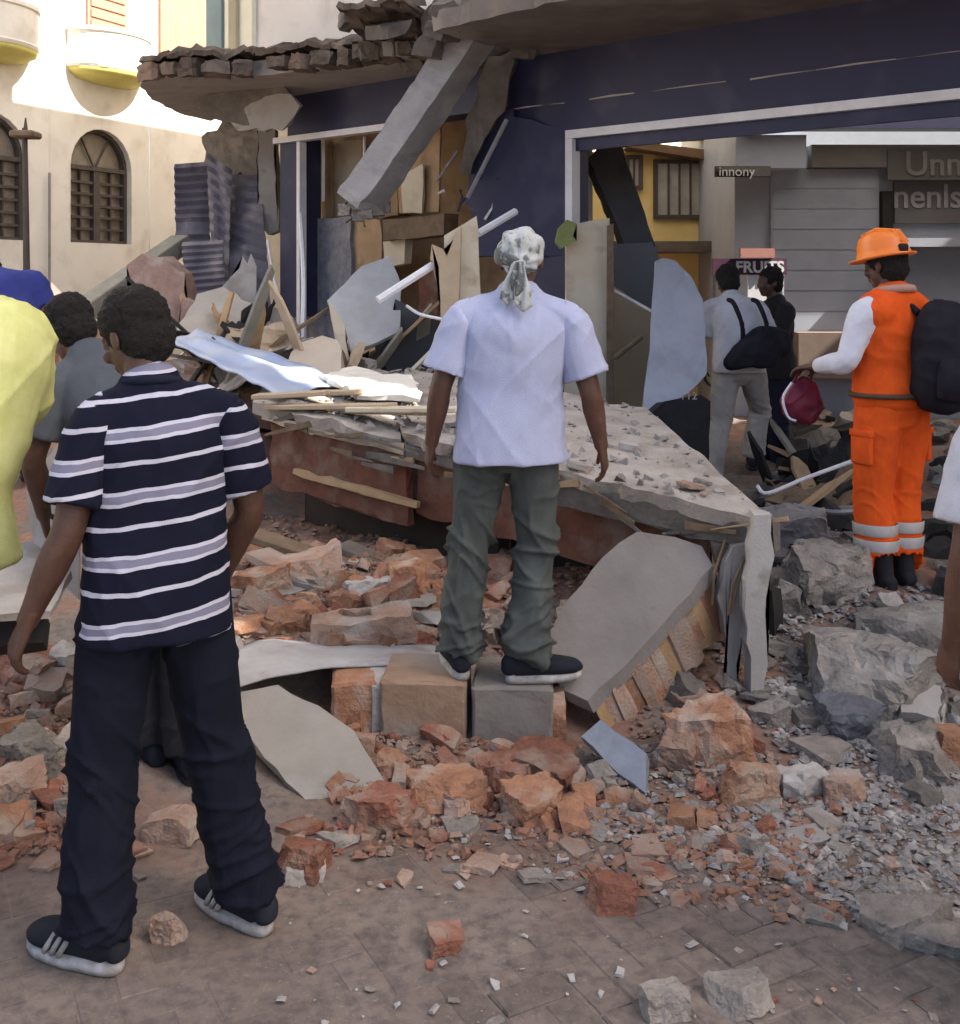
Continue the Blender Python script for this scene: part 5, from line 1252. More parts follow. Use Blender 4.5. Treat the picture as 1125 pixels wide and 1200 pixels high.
thing('dark_board', plate([W(-40, 728, 3.85), W(58, 722, 3.9), W(50, 756, 3.85), W(-40, 760, 3.8)], .12, .01, .08, 7, (0, 1, 0)), M_DARK, 'dark board on edge under the flat white plate', 'board')

# --- rear debris
def rear(name, pts, Y, th, m, label, cat='debris', jag=.012, seed=1, back=(0, 1, 0), warp=0.0):
    YY = (lambda x, y: Y) if not callable(Y) else Y
    P_ = [W(x, y, YY(x, y)) for x, y in pts]
    zmin = min(p.z for p in P_); 
    return thing(name, plate(P_, th, jag, .1, seed, back, warp), m, label, cat)
def tilt(y0, Y0, y1, Y1): return lambda x, y: Y0 + (y - y0) / (y1 - y0) * (Y1 - Y0)
rear('plaster_sheet', [(205, 386), (232, 347), (262, 338), (300, 362), (340, 398), (330, 425), (262, 412), (215, 402)], tilt(338, 9.7, 412, 8.7), .04, mat('beige_sheet', (.36, .325, .28), (.30, .27, .235), .9, 4, .3, 40), 'beige plaster sheet slumped on the rear heap below the shutter', 'sheet', .015, 1, (0, 1, -.5), .05)
rear('torn_sheet', [(250, 346), (281, 314), (284, 300), (290, 309), (294, 297), (300, 312), (301, 366), (268, 368)], 9.75, .015, M_PLAST_W, 'white torn sheet sticking up in front of the purple grey shutter', 'sheet', .004, 2)
rear('plaster_lump', [(302, 366), (318, 358), (345, 372), (350, 392), (305, 390)], 9.2, .15, M_PLAST_W, 'small white plaster lump beside the torn sheet', 'rubble', .02, 3)
rear('angular_sheet', [(383, 352), (424, 312), (458, 300), (470, 335), (468, 388), (440, 402), (412, 412), (404, 380)], tilt(300, 8.9, 412, 8.2), .03, mat('panel_grey', (.34, .345, .345), (.27, .27, .27), .6, 4, .2, 30), 'angular grey panel leaning in front of the plywood partition', 'panel', .006, 4)
rear('folded_sheet', [(384, 352), (404, 382), (410, 436), (398, 436), (392, 398)], 8.2, .03, M_CREAM, 'narrow cream panel folded down beside the angular grey panel', 'panel', .006, 5)
rear('dark_sheet', [(462, 352), (512, 372), (516, 440), (452, 442), (430, 420), (466, 390)], 8.5, .05, mat('dark_slate', (.075, .075, .085), (.055, .055, .06), .8, 4, .2, 30), 'dark panel behind the white pole', 'panel', .01, 6)
rear('wall_stub', [(440, 398), (520, 404), (524, 500), (430, 500)], 8.7, .25, M_STONE, 'rough grey wall stub behind the sunlit slab', 'wall', .03, 7)
rear('loose_door', [(520, 276), (559, 253), (566, 402), (566, 520), (524, 520)], 8.0, .05, M_CREAM, 'cream door panel standing upright beside the man with the scarf', 'door', .004, 8)
rear('timber_post', [(506, 286), (520, 292), (523, 300), (541, 262), (537, 400), (534, 500), (518, 500), (516, 350), (514, 312), (504, 304)], 7.9, .07, mat('pale_timber', (.46, .36, .25), (.38, .29, .19), .8, 5, .2, 40), 'pale splintered timber post in front of the cream door panel', 'post', .004, 9)
rear('plaster_slab', [(664, 264), (714, 256), (714, 500), (662, 500)], 8.75, .06, M_CREAM, 'pale plaster panel standing under the shopfront jamb', 'panel', .008, 10)
rear('green_roll', [(654, 268), (664, 258), (676, 262), (672, 276), (676, 282), (656, 292), (650, 284)], 8.6, .1, mat('olive_cloth', (.24, .27, .10), (.18, .2, .08), .9, 6, .3, 40), 'olive green roll lodged on top of the pale plaster panel', 'roll', .006, 11)
rear('dark_post', [(712, 264), (719, 262), (720, 520), (711, 520)], 8.6, .05, M_WOOD, 'thin dark post beside the pale plaster panel', 'post', .002, 12)
rear('tan_sheet', [(718, 334), (766, 366), (770, 520), (718, 520)], 9.1, .05, mat('tan_panel', (.33, .27, .19), (.27, .22, .155), .85, 3, .2, 40), 'tan panel with cut edge standing inside the shopfront', 'panel', .006, 13)
rear('slate_sheet', [(716, 286), (764, 284), (772, 300), (770, 372), (716, 340)], 9.4, .05, mat('slate_panel', (.115, .12, .135), (.095, .10, .11), .7, 3, .1, 30), 'slate grey panel above the tan panel inside the shopfront', 'panel', .004, 14)
rear('reflected_beam', [(690, 186), (706, 168), (728, 170), (768, 288), (760, 306), (738, 300), (700, 210)], tilt(168, 10.0, 306, 9.55), .22, mat('slate_beam', (.085, .085, .09), (.065, .065, .068), .8, 4, .2, 30), 'dark slanting beam standing in for the reflection of the hanging beam', 'beam', .006, 15)  # solid stand-in for the hanging beam mirrored in the shop window
rear('leaning_sheet', [(768, 306), (778, 302), (792, 304), (812, 322), (824, 350), (828, 440), (806, 462), (772, 482), (752, 490), (758, 440), (764, 380)], tilt(302, 8.25, 490, 7.7), .03, mat('white_sheet', (.36, .37, .42), (.29, .30, .34), .6, 3, .2, 30, c3=(.25, .25, .27), c3scale=3), 'tall white sheet leaning beside the stepping man', 'sheet', .006, 16, (0, 1, 0), .06)
rear('cream_cloth', [(336, 428), (352, 402), (378, 393), (398, 398), (400, 432), (372, 446), (345, 442)], tilt(393, 7.9, 446, 7.5), .22, mat('cream_cloth', (.50, .42, .33), (.42, .35, .27), .9, 3, .2, 30), 'crumpled cream bundle lying on the fallen canopy', 'bundle', .02, 17, (0, 1, 0), .05)
for a, b, r_, lab, m in (((443, 352, 7.8), (512, 308, 8.0), .03, 'white pole slanting up towards the splintered timber post', M_WHITE), ((560, 274, 8.1), (604, 248, 8.4), .028, 'short white pole sticking out behind the head scarf', M_WHITE),
                       ((716, 338, 8.9), (766, 366, 8.7), .012, 'thin pale batten along the cut edge of the tan panel', M_WHITE), ((720, 420, 8.4), (752, 395, 8.5), .02, 'dark stick across the tan panel', M_WOOD)):
    bm = bmesh.new(); tube(bm, [W(*a), W(*b)], r_, 7); thing('pole', bm, m, lab, 'pole')
# sunlit planks and blue sheet on the slab's left end
def on_slab(u, v):
    j = .03 * noise.noise(Vector((u * 7, v * 6, 1))) + .014 * noise.noise(Vector((u * 26, v * 22, 1))) + (0 if u < .336 else .022 if u < .631 else -.012)
    return A.lerp(B, u).lerp(Dk.lerp(Bk, u), v) + up * j
def fns(u, v): 
    p = W(198, 402, 7.6).lerp(W(236, 392, 8.0), v).lerp(W(330, 470, 6.55).lerp(W(412, 452, 7.1), v), u)
    return p + up * (.05 * noise.noise(Vector((u * 5, v * 3, 1))) + .03)
thing('blue_sheet', sheet(fns, 22, 12, .012), M_BLUE, 'crumpled pale blue sheet draped over the end of the fallen canopy', 'sheet', None, True)
for k, (u, v, L_, ang_) in enumerate(((.80, .05, .9, 8), (.70, .12, 1.0, -4), (.86, .16, .7, 14), (.62, .06, .8, 2), (.9, .04, .45, 30))):
    p = on_slab(u, v); bm = bmesh.new(); box(bm, (-L_ / 2, -.05, 0), (L_ / 2, .05, .03)); bevel_all(bm, .006)
    bm.transform(Matrix.Translation(p + up * (.015 + .012 * k)) @ Matrix.Rotation(math.atan2(front.y, front.x) + R(ang_), 4, 'Z') @ Matrix.Rotation(R(-4), 4, 'Y')); thing('splintered_plank', bm, M_CREAM if k % 2 else MATS['pale_timber'], 'splintered pale plank lying along the edge of the fallen canopy', 'plank', 'planks on the fallen canopy')
thing('white_board', plate([on_slab(.58, .28) + up * .05, on_slab(.60, .62) + up * .05, on_slab(.80, .70) + up * .06, on_slab(.86, .42) + up * .06, on_slab(.74, .22) + up * .05], .03, .02, .1, 31, (0, 0, 1), .0), mat('white_board_paint', (.7, .66, .58), (.6, .56, .48), .8, 4, .2, 40), 'cream white board lying in the sun on the fallen canopy', 'board')
# black case with white digits beside the leaning sheet
p = W(795, 520, 7.4)
bc = thing('black_case', plate([W(765, 482, 7.45), W(778, 470, 7.5), W(822, 462, 7.5), W(832, 470, 7.5), W(830, 575, 7.4), W(768, 575, 7.4)], .3, .006, .1, 32, (0, 1, 0)), M_BLACK, 'black case with white digits below the leaning sheet', 'case')
for k, ch in enumerate('112'): lettering(ch, 797 + k * 7, 468, 7.40, .07, MATS['letter_pale'], bc, bc.location)
# hanging beam broken out of the canopy: still tied to it by its bars
a, b = W(572, 16, 8.95), W(420, 240, 9.25)
d_ = (b - a).normalized(); s_ = d_.cross(Vector((0, 1, 0))).normalized(); q_ = d_.cross(s_).normalized()
rot = Matrix.Rotation(R(30), 3, d_); s_, q_ = rot @ s_, rot @ q_
nn = 34
bm = bmesh.new(); rings = []
for i in range(nn + 1):
    c = a.lerp(b, i / nn); w = .165
    ring = []
    w = .138 + .006 * noise.noise(Vector((i * .9, 3, 3)))
    for (e, f) in ((-1, -1), (-.3, -1.02), (.3, -1.02), (1, -1), (1.02, 0), (1, 1), (0, 1.02), (-1, 1), (-1.02, 0)):
        pp = c + s_ * e * w + q_ * f * w; k = 1.0 if 1 < i < nn - 1 else 3.0
        ring.append(bm.verts.new(pp + noise.noise_vector(pp * 7) * .012 * k + noise.noise_vector(pp * 25) * .005 * k))
    rings.append(ring)
for r0, r1 in zip(rings, rings[1:]):
    for k in range(9): bm.faces.new((r0[k], r0[(k + 1) % 9], r1[(k + 1) % 9], r1[k]))
bm.faces.new(rings[0][::-1]); bm.faces.new(rings[-1])
hb_ = sp('hanging_beam', bm, mat('beam_grey', (.27, .265, .27), (.21, .205, .205), .9, 5, .5, 45, c3=(.33, .32, .31)))
rnd = random.Random(21)
for k in range(5):
    p0_ = b + s_ * rnd.uniform(-.12, .12) + q_ * rnd.uniform(-.12, .12); bm = bmesh.new(); tube(bm, [p0_ - d_ * .05, p0_ + d_ * .07, p0_ + d_ * .12 + Vector((rnd.uniform(-.08, .08), 0, rnd.uniform(-.08, .03)))], .009, 5); sp('rebar', bm, M_WOOD, hb_)
for k in range(6):
    c = chunk_bm((.12, .12, .09), rnd, 3, .2); c.transform(Matrix.Translation(b + Vector((rnd.uniform(-.15, .2), rnd.uniform(-.1, .1), rnd.uniform(-.1, .05))))); sp('broken_piece', c, M_STONE, hb_)
# plank across the foot of the townhouse and pink masonry piece
bm = bmesh.new(); a, b = W(70, 384, 10.4), W(214, 284, 11.9); d_ = (b - a).normalized(); m4 = basis((a + b) / 2, d_, (0, 0, 1)); L_ = (b - a).length
box(bm, (-L_ / 2, -.09, -.12), (L_ / 2, .09, .12), m4); bevel_all(bm, .01); thing('fallen_timber', bm, mat('grey_timber', (.27, .26, .22), (.2, .19, .16), .9, 6, .4, 40), 'long grey timber slanting up against the townhouse', 'timber')
rear('masonry_piece', [(150, 356), (150, 312), (166, 302), (178, 306), (190, 300), (204, 318), (214, 322), (212, 342), (220, 352), (216, 380), (160, 380)], 10.2, .3, mat('pink_masonry', (.36, .25, .205), (.27, .18, .145), .95, 9, .8, 40, c3=(.4, .34, .3), c3scale=6), 'pink masonry piece in front of the roller shutter', 'masonry', .045, 22)
rear('masonry_piece', [(210, 352), (232, 360), (236, 392), (205, 392)], 9.6, .2, MATS['pink_masonry'], 'small pink masonry piece beside the beige plaster sheet', 'masonry', .03, 23)

# --- single large lumps, each placed from the photograph
def lump(name, x, yb, w, h, m, label, cat='rubble', seed=0, depth=.8, rough=.17, cuts=3, yaw=None, sink=.15, endm=None):
    p = hit(x, yb); k = p.y / F; rr = random.Random(seed * 7 + int(x))
    s3 = (w * k, w * k * depth, h * k * (.78 if name == 'brick_chunk' else .85))
    bm = chunk_bm(s3, rr, cuts + rr.randint(0, 2), rough, 3 if w > 60 else 2)
    bm.transform(Matrix.Translation((p.x, p.y + s3[1] * .3, H(p.x, p.y) + s3[2] * (.5 - sink))) @ Euler((rr.uniform(-.15, .15), rr.uniform(-.15, .15), rr.uniform(-.5, .5) if yaw is None else yaw)).to_matrix().to_4x4())
    return thing(name, bm, m, label, cat)
LUMPS = [
 ('brick_chunk', 828, 892, 96, 72, M_BRICK_O, 'large orange brick chunk at the foot of the broken posts'), ('brick_chunk', 876, 942, 66, 56, M_BRICK_O, 'squared orange brick with dark underside near the grey gravel'),
 ('brick_chunk', 865, 888, 54, 50, M_BRICK, 'split red brick beside the large orange chunk'), ('brick_chunk', 792, 905, 50, 50, M_BRICK_P, 'pale pink brick chunk beside the blue grey plate'),
 ('brick_chunk', 622, 968, 74, 52, M_BRICK_O, 'rounded orange brick lump at the edge of the paving'), ('brick_chunk', 520, 952, 84, 48, M_BRICK_O, 'wide orange brick lump below the tan block'),
 ('brick_chunk', 436, 978, 80, 54, M_BRICK, 'dark red brick wedge beside the tilted cement board'), ('brick_chunk', 640, 918, 84, 40, M_BRICK, 'red brick lump below the grey block'),
 ('brick_chunk', 590, 930, 66, 46, M_BRICK, 'split red brick below the gap between the blocks'),
 ('brick_chunk', 715, 1068, 56, 46, M_BRICK, 'lone red brick lump on the paving'), ('brick_chunk', 524, 1116, 46, 26, M_BRICK, 'flat red brick crumb on the paving'),
 ('stone_chunk', 782, 1204, 54, 40, M_STONE, 'ash grey broken stone on the paving'), ('stone_chunk', 872, 1190, 76, 30, M_STONE, 'flat brown grey stone on the paving beside the ash grey stone'),
 ('stone_chunk', 1062, 1096, 92, 28, M_STONE, 'flat pale stone at the gravel edge'), ('stone_chunk', 1112, 1116, 80, 24, M_STONE, 'grey green flat stone beside the flat pale stone'),
 ('brick_chunk', 345, 1028, 72, 50, M_BRICK, 'dark brick piece by the right shoe of the striped shirt man'), ('stone_chunk', 352, 1034, 54, 20, M_PLAST_W, 'pale flake leaning on the dark brick piece'),
 ('brick_chunk', 196, 1108, 34, 40, M_BRICK_P, 'pale brick shard between the feet of the striped shirt man'),
 ('concrete_chunk', 1082, 912, 100, 64, M_STONE, 'grey block with orange broken end on the gravel'), ('concrete_chunk', 1040, 838, 150, 96, M_CONC, 'large grey green concrete lump on the gravel bank'),
 ('concrete_chunk', 1080, 770, 120, 64, M_CONC, 'flat pale concrete lump behind the large grey green one'), ('concrete_chunk', 965, 700, 96, 74, M_STONE, 'rough broken concrete lump beside the orange worker'),
 ('concrete_chunk', 930, 640, 90, 50, M_PLAST, 'grey slab piece sliding down behind the fallen canopy'), ('stone_chunk', 945, 940, 54, 40, M_PLAST_W, 'pale rounded stone on the gravel'),
 ('brick_chunk', 992, 938, 58, 34, M_BRICK_P, 'flat pink brick beside the pale rounded stone'), ('concrete_chunk', 1005, 868, 70, 50, mat('slate_lump', (.12, .125, .14), (.09, .09, .1), .8, 5, .3, 40), 'dark slate lump below the large concrete lump'),
 ('stone_chunk', 425, 712, 64, 32, M_PLAST_W, 'whitish plaster lump on the brick heap'), ('brick_chunk', 355, 680, 90, 40, M_BRICK_P, 'long pink masonry piece on the brick heap'), ('brick_chunk', 480, 696, 44, 50, M_BRICK_O, 'upright orange tile piece on the brick heap'),
 ('brick_chunk', 420, 752, 120, 44, M_BRICK_P, 'long tan masonry piece just behind the bent sheet'), ('brick_chunk', 300, 700, 60, 40, M_BRICK_O, 'orange brick piece beside the arm of the striped shirt man'), ('brick_chunk', 330, 740, 60, 34, M_BRICK_O, 'sandy orange brick piece behind the bent sheet'),
 ('stone_chunk', 35, 905, 70, 50, M_STONE, 'grey stone lump in the brick heap left of the striped shirt man'), ('brick_chunk', 15, 945, 60, 50, M_BRICK_P, 'pinkish brick lump at the left end of the brick heap'), ('brick_chunk', 70, 788, 44, 34, M_PLAST_W, 'pale pink plaster flake under the hanging hand'),
 ('brick_chunk', 25, 800, 80, 44, M_BRICK, 'brown brick lump under the dark board'), ('brick_chunk', 200, 985, 60, 36, M_BRICK_P, 'pale broken piece behind the knees of the striped shirt man'),
]
for k, (nm, x, yb, w, h, m, lab) in enumerate(LUMPS): lump(nm, x, yb, w, h, m, lab, 'rubble', k)
p = hit(1118, 905); rr = random.Random(77); bm = chunk_bm((.12, .12, .13), rr, 2, .1); bm.transform(Matrix.Translation((p.x, p.y + .06, p.z + .06))); thing('brick_chunk', bm, M_BRICK_O, 'orange brick at the end of the grey block on the gravel', 'rubble')

# --- scattered pieces: the larger ones single, crumbs as stuff
def inpoly(x, y, P_):
    c = False; j = len(P_) - 1
    for i in range(len(P_)):
        if (P_[i][1] > y) != (P_[j][1] > y) and x < (P_[j][0] - P_[i][0]) * (y - P_[i][1]) / (P_[j][1] - P_[i][1]) + P_[i][0]: c = not c
        j = i
    return c
def sample(P_, n_, rr):
    xs_ = [p[0] for p in P_]; ys_ = [p[1] for p in P_]; out = []
    while len(out) < n_:
        x, y = rr.uniform(min(xs_), max(xs_)), rr.uniform(min(ys_), max(ys_))
        if inpoly(x, y, P_): out.append((x, y))
    return out
rr = random.Random(99)
PROTO = {}
def proto(kind, m, n_=10):
    if (kind, m.name) in PROTO: return PROTO[(kind, m.name)]
    L_ = []
    for k in range(n_):
        sz = {'brick': (1, rr.uniform(.45, .75), rr.uniform(.35, .5)), 'stone': (1, rr.uniform(.6, .95), rr.uniform(.3, .7)), 'flake': (1, rr.uniform(.5, .9), rr.uniform(.1, .2))}[kind]
        bm = chunk_bm(sz, rr, rr.randint(2, 4), .16); bmesh.ops.recalc_face_normals(bm, faces=bm.faces[:]); me = bpy.data.meshes.new(kind); bm.to_mesh(me); bm.free(); me.materials.append(m); L_.append(me)
    PROTO[(kind, m.name)] = L_; return L_
ZONES = [   # polygon in the photograph, count, kind, materials, size range in metres, label, group
 ([(285, 640), (520, 650), (525, 760), (270, 762)], 105, 'brick', [M_BRICK, M_BRICK_O, M_BRICK_P, M_BRICK_O], (.07, .24), 'brick fragment in the heap between the bent sheet and the red fascia', 'brick heap fragments'),
 ([(385, 845), (560, 870), (680, 890), (700, 985), (560, 960), (400, 985)], 85, 'brick', [M_BRICK, M_BRICK_O, M_BRICK_P], (.05, .17), 'brick fragment spilled in front of the concrete blocks', 'brick fragments below the blocks'),
 ([(0, 760), (85, 780), (150, 990), (0, 1010)], 60, 'brick', [M_BRICK, M_BRICK_O, M_BRICK_P, M_STONE], (.06, .2), 'brick fragment in the heap behind the striped shirt man', 'brick fragments behind the striped shirt'),
 ([(680, 880), (900, 880), (1000, 960), (900, 1040), (700, 990)], 48, 'brick', [M_BRICK, M_BRICK_O, M_BRICK_P, M_STONE], (.04, .12), 'brick fragment strewn at the foot of the broken posts', 'brick fragments below the posts'),
 ([(890, 690), (1100, 690), (1125, 860), (1125, 960), (960, 930), (890, 850)], 60, 'stone', [M_STONE, M_CONC, M_PLAST, M_CONC_D, M_STONE], (.05, .2), 'stone in the gravel bank beside the orange worker', 'stones of the gravel bank'),
 ([(880, 930), (1125, 930), (1125, 1120), (1000, 1080), (860, 1000)], 34, 'flake', [M_STONE, M_PLAST, M_BRICK_P, M_CONC], (.05, .15), 'flat stone flake on the paving beside the gravel bank', 'stone flakes on the paving'),
 ([(90, 360), (200, 350), (340, 400), (330, 440), (120, 470)], 40, 'stone', [M_STONE, M_PLAST, M_BRICK_P, M_PLAST_W], (.1, .35), 'broken lump on the rear heap below the shutter', 'lumps of the rear heap'),
 ([(880, 560), (1010, 580), (1010, 700), (900, 690)], 34, 'stone', [M_STONE, M_CONC_D, M_CONC, M_DARK], (.08, .3), 'stone between the fallen canopy and the orange worker', 'stones behind the post'),
 ([(330, 380), (520, 400), (540, 440), (340, 445)], 18, 'stone', [M_STONE, M_PLAST, M_CONC_D], (.1, .3), 'broken lump beyond the fallen canopy slab', 'lumps beyond the slab'),
 ([(930, 470), (1010, 480), (1010, 590), (880, 560)], 44, 'stone', [M_DARK, M_CONC_D, M_DARK, M_STONE], (.12, .4), 'lump inside the shopfront opening', 'lumps inside the shopfront'),  # near-black lumps: the interior's shade is put into their colour
 ([(1095, 500), (1125, 500), (1125, 700), (1095, 690)], 14, 'stone', [M_STONE, M_CONC, M_DARK], (.1, .3), 'lump behind the black backpack', 'lumps behind the backpack'),
 ([(330, 985), (700, 985), (900, 1050), (1100, 1110), (1100, 1200), (330, 1200)], 30, 'flake', [M_BRICK, M_PLAST_W, M_STONE, M_BRICK_P], (.015, .05), 'small chip lying on the bare paving', 'chips on the paving'),
]
ZONES += [
 ([(560, 640), (735, 615), (640, 790), (560, 770)], 34, 'brick', [M_BRICK, M_BRICK_P, M_MORTAR], (.06, .22), 'brick lump in the hollow behind the leaning wall fragment', 'brick lumps behind the wall fragment'),
 ([(700, 720), (860, 640), (870, 840), (760, 860)], 26, 'stone', [M_CONC_D, M_STONE, M_BRICK_P], (.06, .2), 'lump in the hollow between wall fragment and posts', 'lumps between wall fragment and posts'),
 ([(320, 950), (700, 940), (960, 1000), (1060, 1060), (940, 1090), (700, 1050), (500, 1040), (340, 1010)], 60, 'flake', [M_BRICK, M_BRICK_P, M_BRICK_P, M_STONE], (.03, .13), 'shard scattered on the paving before the heap', 'shards before the heap'),
 ([(0, 880), (150, 900), (240, 1000), (180, 1040), (0, 1020)], 26, 'flake', [M_BRICK, M_BRICK_P, M_STONE], (.03, .13), 'shard lying around the feet of the striped shirt man', 'shards by the striped shirt man'),
 ([(270, 640), (520, 650), (525, 770), (262, 770)], 50, 'flake', [M_BRICK_P, M_STONE, M_BRICK_O, M_PLAST], (.08, .28), 'flat shard lying on the brick heap', 'flat shards on the brick heap'),
 ([(890, 700), (1110, 720), (1110, 900), (900, 880)], 40, 'flake', [M_STONE, M_PLAST, M_CONC_D], (.07, .24), 'flat shard lying on the gravel bank', 'flat shards on the gravel bank'),
]
CW = {'brick_red': 'red', 'brick_orange': 'orange', 'brick_pale': 'pinkish', 'stone_grey': 'grey', 'concrete': 'light grey', 'plaster_grey': 'ash grey', 'concrete_dark': 'dark grey', 'plaster_white': 'whitish', 'dark_interior': 'blackish'}
for P_, n_, kind, ms, (s0, s1), lab, grp in ZONES:
    for x, y in sample(P_, n_, rr):
        p = hit(x, y); s = s0 + (s1 - s0) * rr.random() ** 2.0; m = rr.choice(ms)
        me = rr.choice(proto(kind, m))
        o = link({'brick': 'brick_fragment', 'stone': 'stone_fragment', 'flake': 'stone_flake'}[kind], me, None, None, (p.x, p.y, H(p.x, p.y) + s * (.12 if kind != 'flake' else .03)), (rr.uniform(-.5, .5) * (1 if kind != 'flake' else .3), rr.uniform(-.5, .5) * (1 if kind != 'flake' else .3), rr.uniform(0, 6.28)))
        rel = (s - s0) / (s1 - s0); sw = 'small' if rel < .12 else ('medium sized' if rel < .5 else 'large')
        o.scale = (s, s, s); tag(o, sw + ' ' + CW.get(m.name, 'grey') + ' ' + lab, 'rubble', sw + ' ' + CW.get(m.name, 'grey') + ' ' + grp)
def crumbs(name, zones, n_, m, s0, s1, label, flat=.6):
    bm_v, bm_f = [], []
    for P_, w in zones:
        for x, y in sample(P_, int(n_ * w), rr):
            p = hit(x, y); s = s0 + (s1 - s0) * rr.random() ** 2.5
            q = Euler((rr.uniform(-.5, .5), rr.uniform(-.5, .5), rr.uniform(0, 6.28))).to_matrix(); b0 = len(bm_v)
            c = Vector((p.x, p.y, H(p.x, p.y) + s * .18))
            for (a, b, d) in ((-1, -.8, -.6), (1, -.9, -.6), (.9, 1, -.6), (-.8, .9, -.6), (-.7, -.6, .5), (.8, -.5, .6), (.5, .7, .6), (-.6, .6, .4)):
                bm_v.append(c + q @ Vector((a * rr.uniform(.6, 1), b * rr.uniform(.4, .9), d * flat * rr.uniform(.5, 1))) * s * .5)
            for f in ((3, 2, 1, 0), (4, 5, 6, 7), (0, 1, 5, 4), (1, 2, 6, 5), (2, 3, 7, 6), (3, 0, 4, 7)): bm_f.append(tuple(b0 + i for i in f))
    me = bpy.data.meshes.new(name); me.from_pydata(bm_v, [], bm_f); o = link(name, me, m); stuff(o, label, 'rubble'); return o
Z = [z[0] for z in ZONES]
M_CR = mat('brick_crumbs', (.27, .135, .085), (.19, .105, .075), .95, 18, .3, 60, c3=(.27, .2, .155), c3scale=9, c3lo=.45, c3hi=.6)
M_GR = mat('gravel_grey', (.30, .28, .265), (.15, .14, .13), .95, 22, .3, 60, c3=(.4, .37, .34), c3scale=14)
apron = [(330, 960), (700, 960), (960, 1000), (1000, 1090), (760, 1060), (560, 1010), (380, 1010)]
hollow = [(560, 640), (735, 615), (640, 800), (560, 780)]; hollow2 = [(700, 720), (860, 640), (880, 850), (740, 870)]
dark_zone = [(280, 600), (520, 630), (520, 690), (285, 680)]
crumbs('brick_crumbs', [(hollow, .08), (hollow2, .08), (dark_zone, .12), (Z[0], .25), (Z[1], .3), (Z[2], .2), (Z[3], .15), (apron, .1)], 5200, M_CR, .012, .06, 'red brick crumbs covering the heap and its edge')
crumbs('grey_gravel', [(Z[4], .5), (Z[5], .25), (Z[7], .15), (Z[3], .1)], 5200, M_GR, .012, .055, 'loose grey gravel bank beside the fallen canopy')
crumbs('pale_chips', [(Z[0], .12), (Z[1], .15), (Z[3], .15), (Z[4], .25), (Z[5], .15), (apron, .12), (Z[11], .06)], 900, M_PLAST_W, .008, .04, 'pale plaster chips sprinkled over the rubble', .3)
# debris strewn over the fallen slab
for k in range(70):
    u, v = rr.random(), rr.random() ** 1.3; p = on_slab(u, v); m = rr.choice([M_STONE, M_BRICK_P, M_PLAST, M_CONC, M_MORTAR, M_PLAST_W]); kd = rr.choice(['flake', 'stone', 'flake'])
    s = .025 + .11 * rr.random() ** 3
    o = link('stone_flake' if kd == 'flake' else 'stone_fragment', rr.choice(proto(kd, m)), None, None, (p.x, p.y, p.z + s * .1 + .002), (rr.uniform(-.2, .2), rr.uniform(-.2, .2), rr.uniform(0, 6.28))); o.scale = (s, s, s)
    sw = 'small' if s < .05 else 'large'; cw = CW.get(m.name, 'brown'); tag(o, sw + ' ' + cw + ' piece lying on top of the fallen canopy', 'rubble', sw + ' ' + cw + ' pieces on the canopy')
vv_, ff_ = [], []
for k in range(420):
    u, v = rr.random(), rr.random() ** 1.2; p = on_slab(u, v); s = .007 + .026 * rr.random() ** 2; b0 = len(vv_); p = p + up * (s * .3 + .003)
    q = Euler((rr.uniform(-.6, .6), rr.uniform(-.6, .6), rr.uniform(0, 6))).to_matrix()
    for w_ in ((-1, -.8, -.5), (1, -.7, -.5), (.1, 1, -.5), (0, .1, .6)): vv_.append(p + q @ Vector(w_) * s)
    ff_ += [(b0, b0 + 1, b0 + 2), (b0, b0 + 3, b0 + 1), (b0 + 1, b0 + 3, b0 + 2), (b0 + 2, b0 + 3, b0)]
me = bpy.data.meshes.new('slab_grit'); me.from_pydata(vv_, [], ff_); stuff(link('slab_grit', me, M_GR), 'loose grit spread over the fallen canopy', 'rubble')
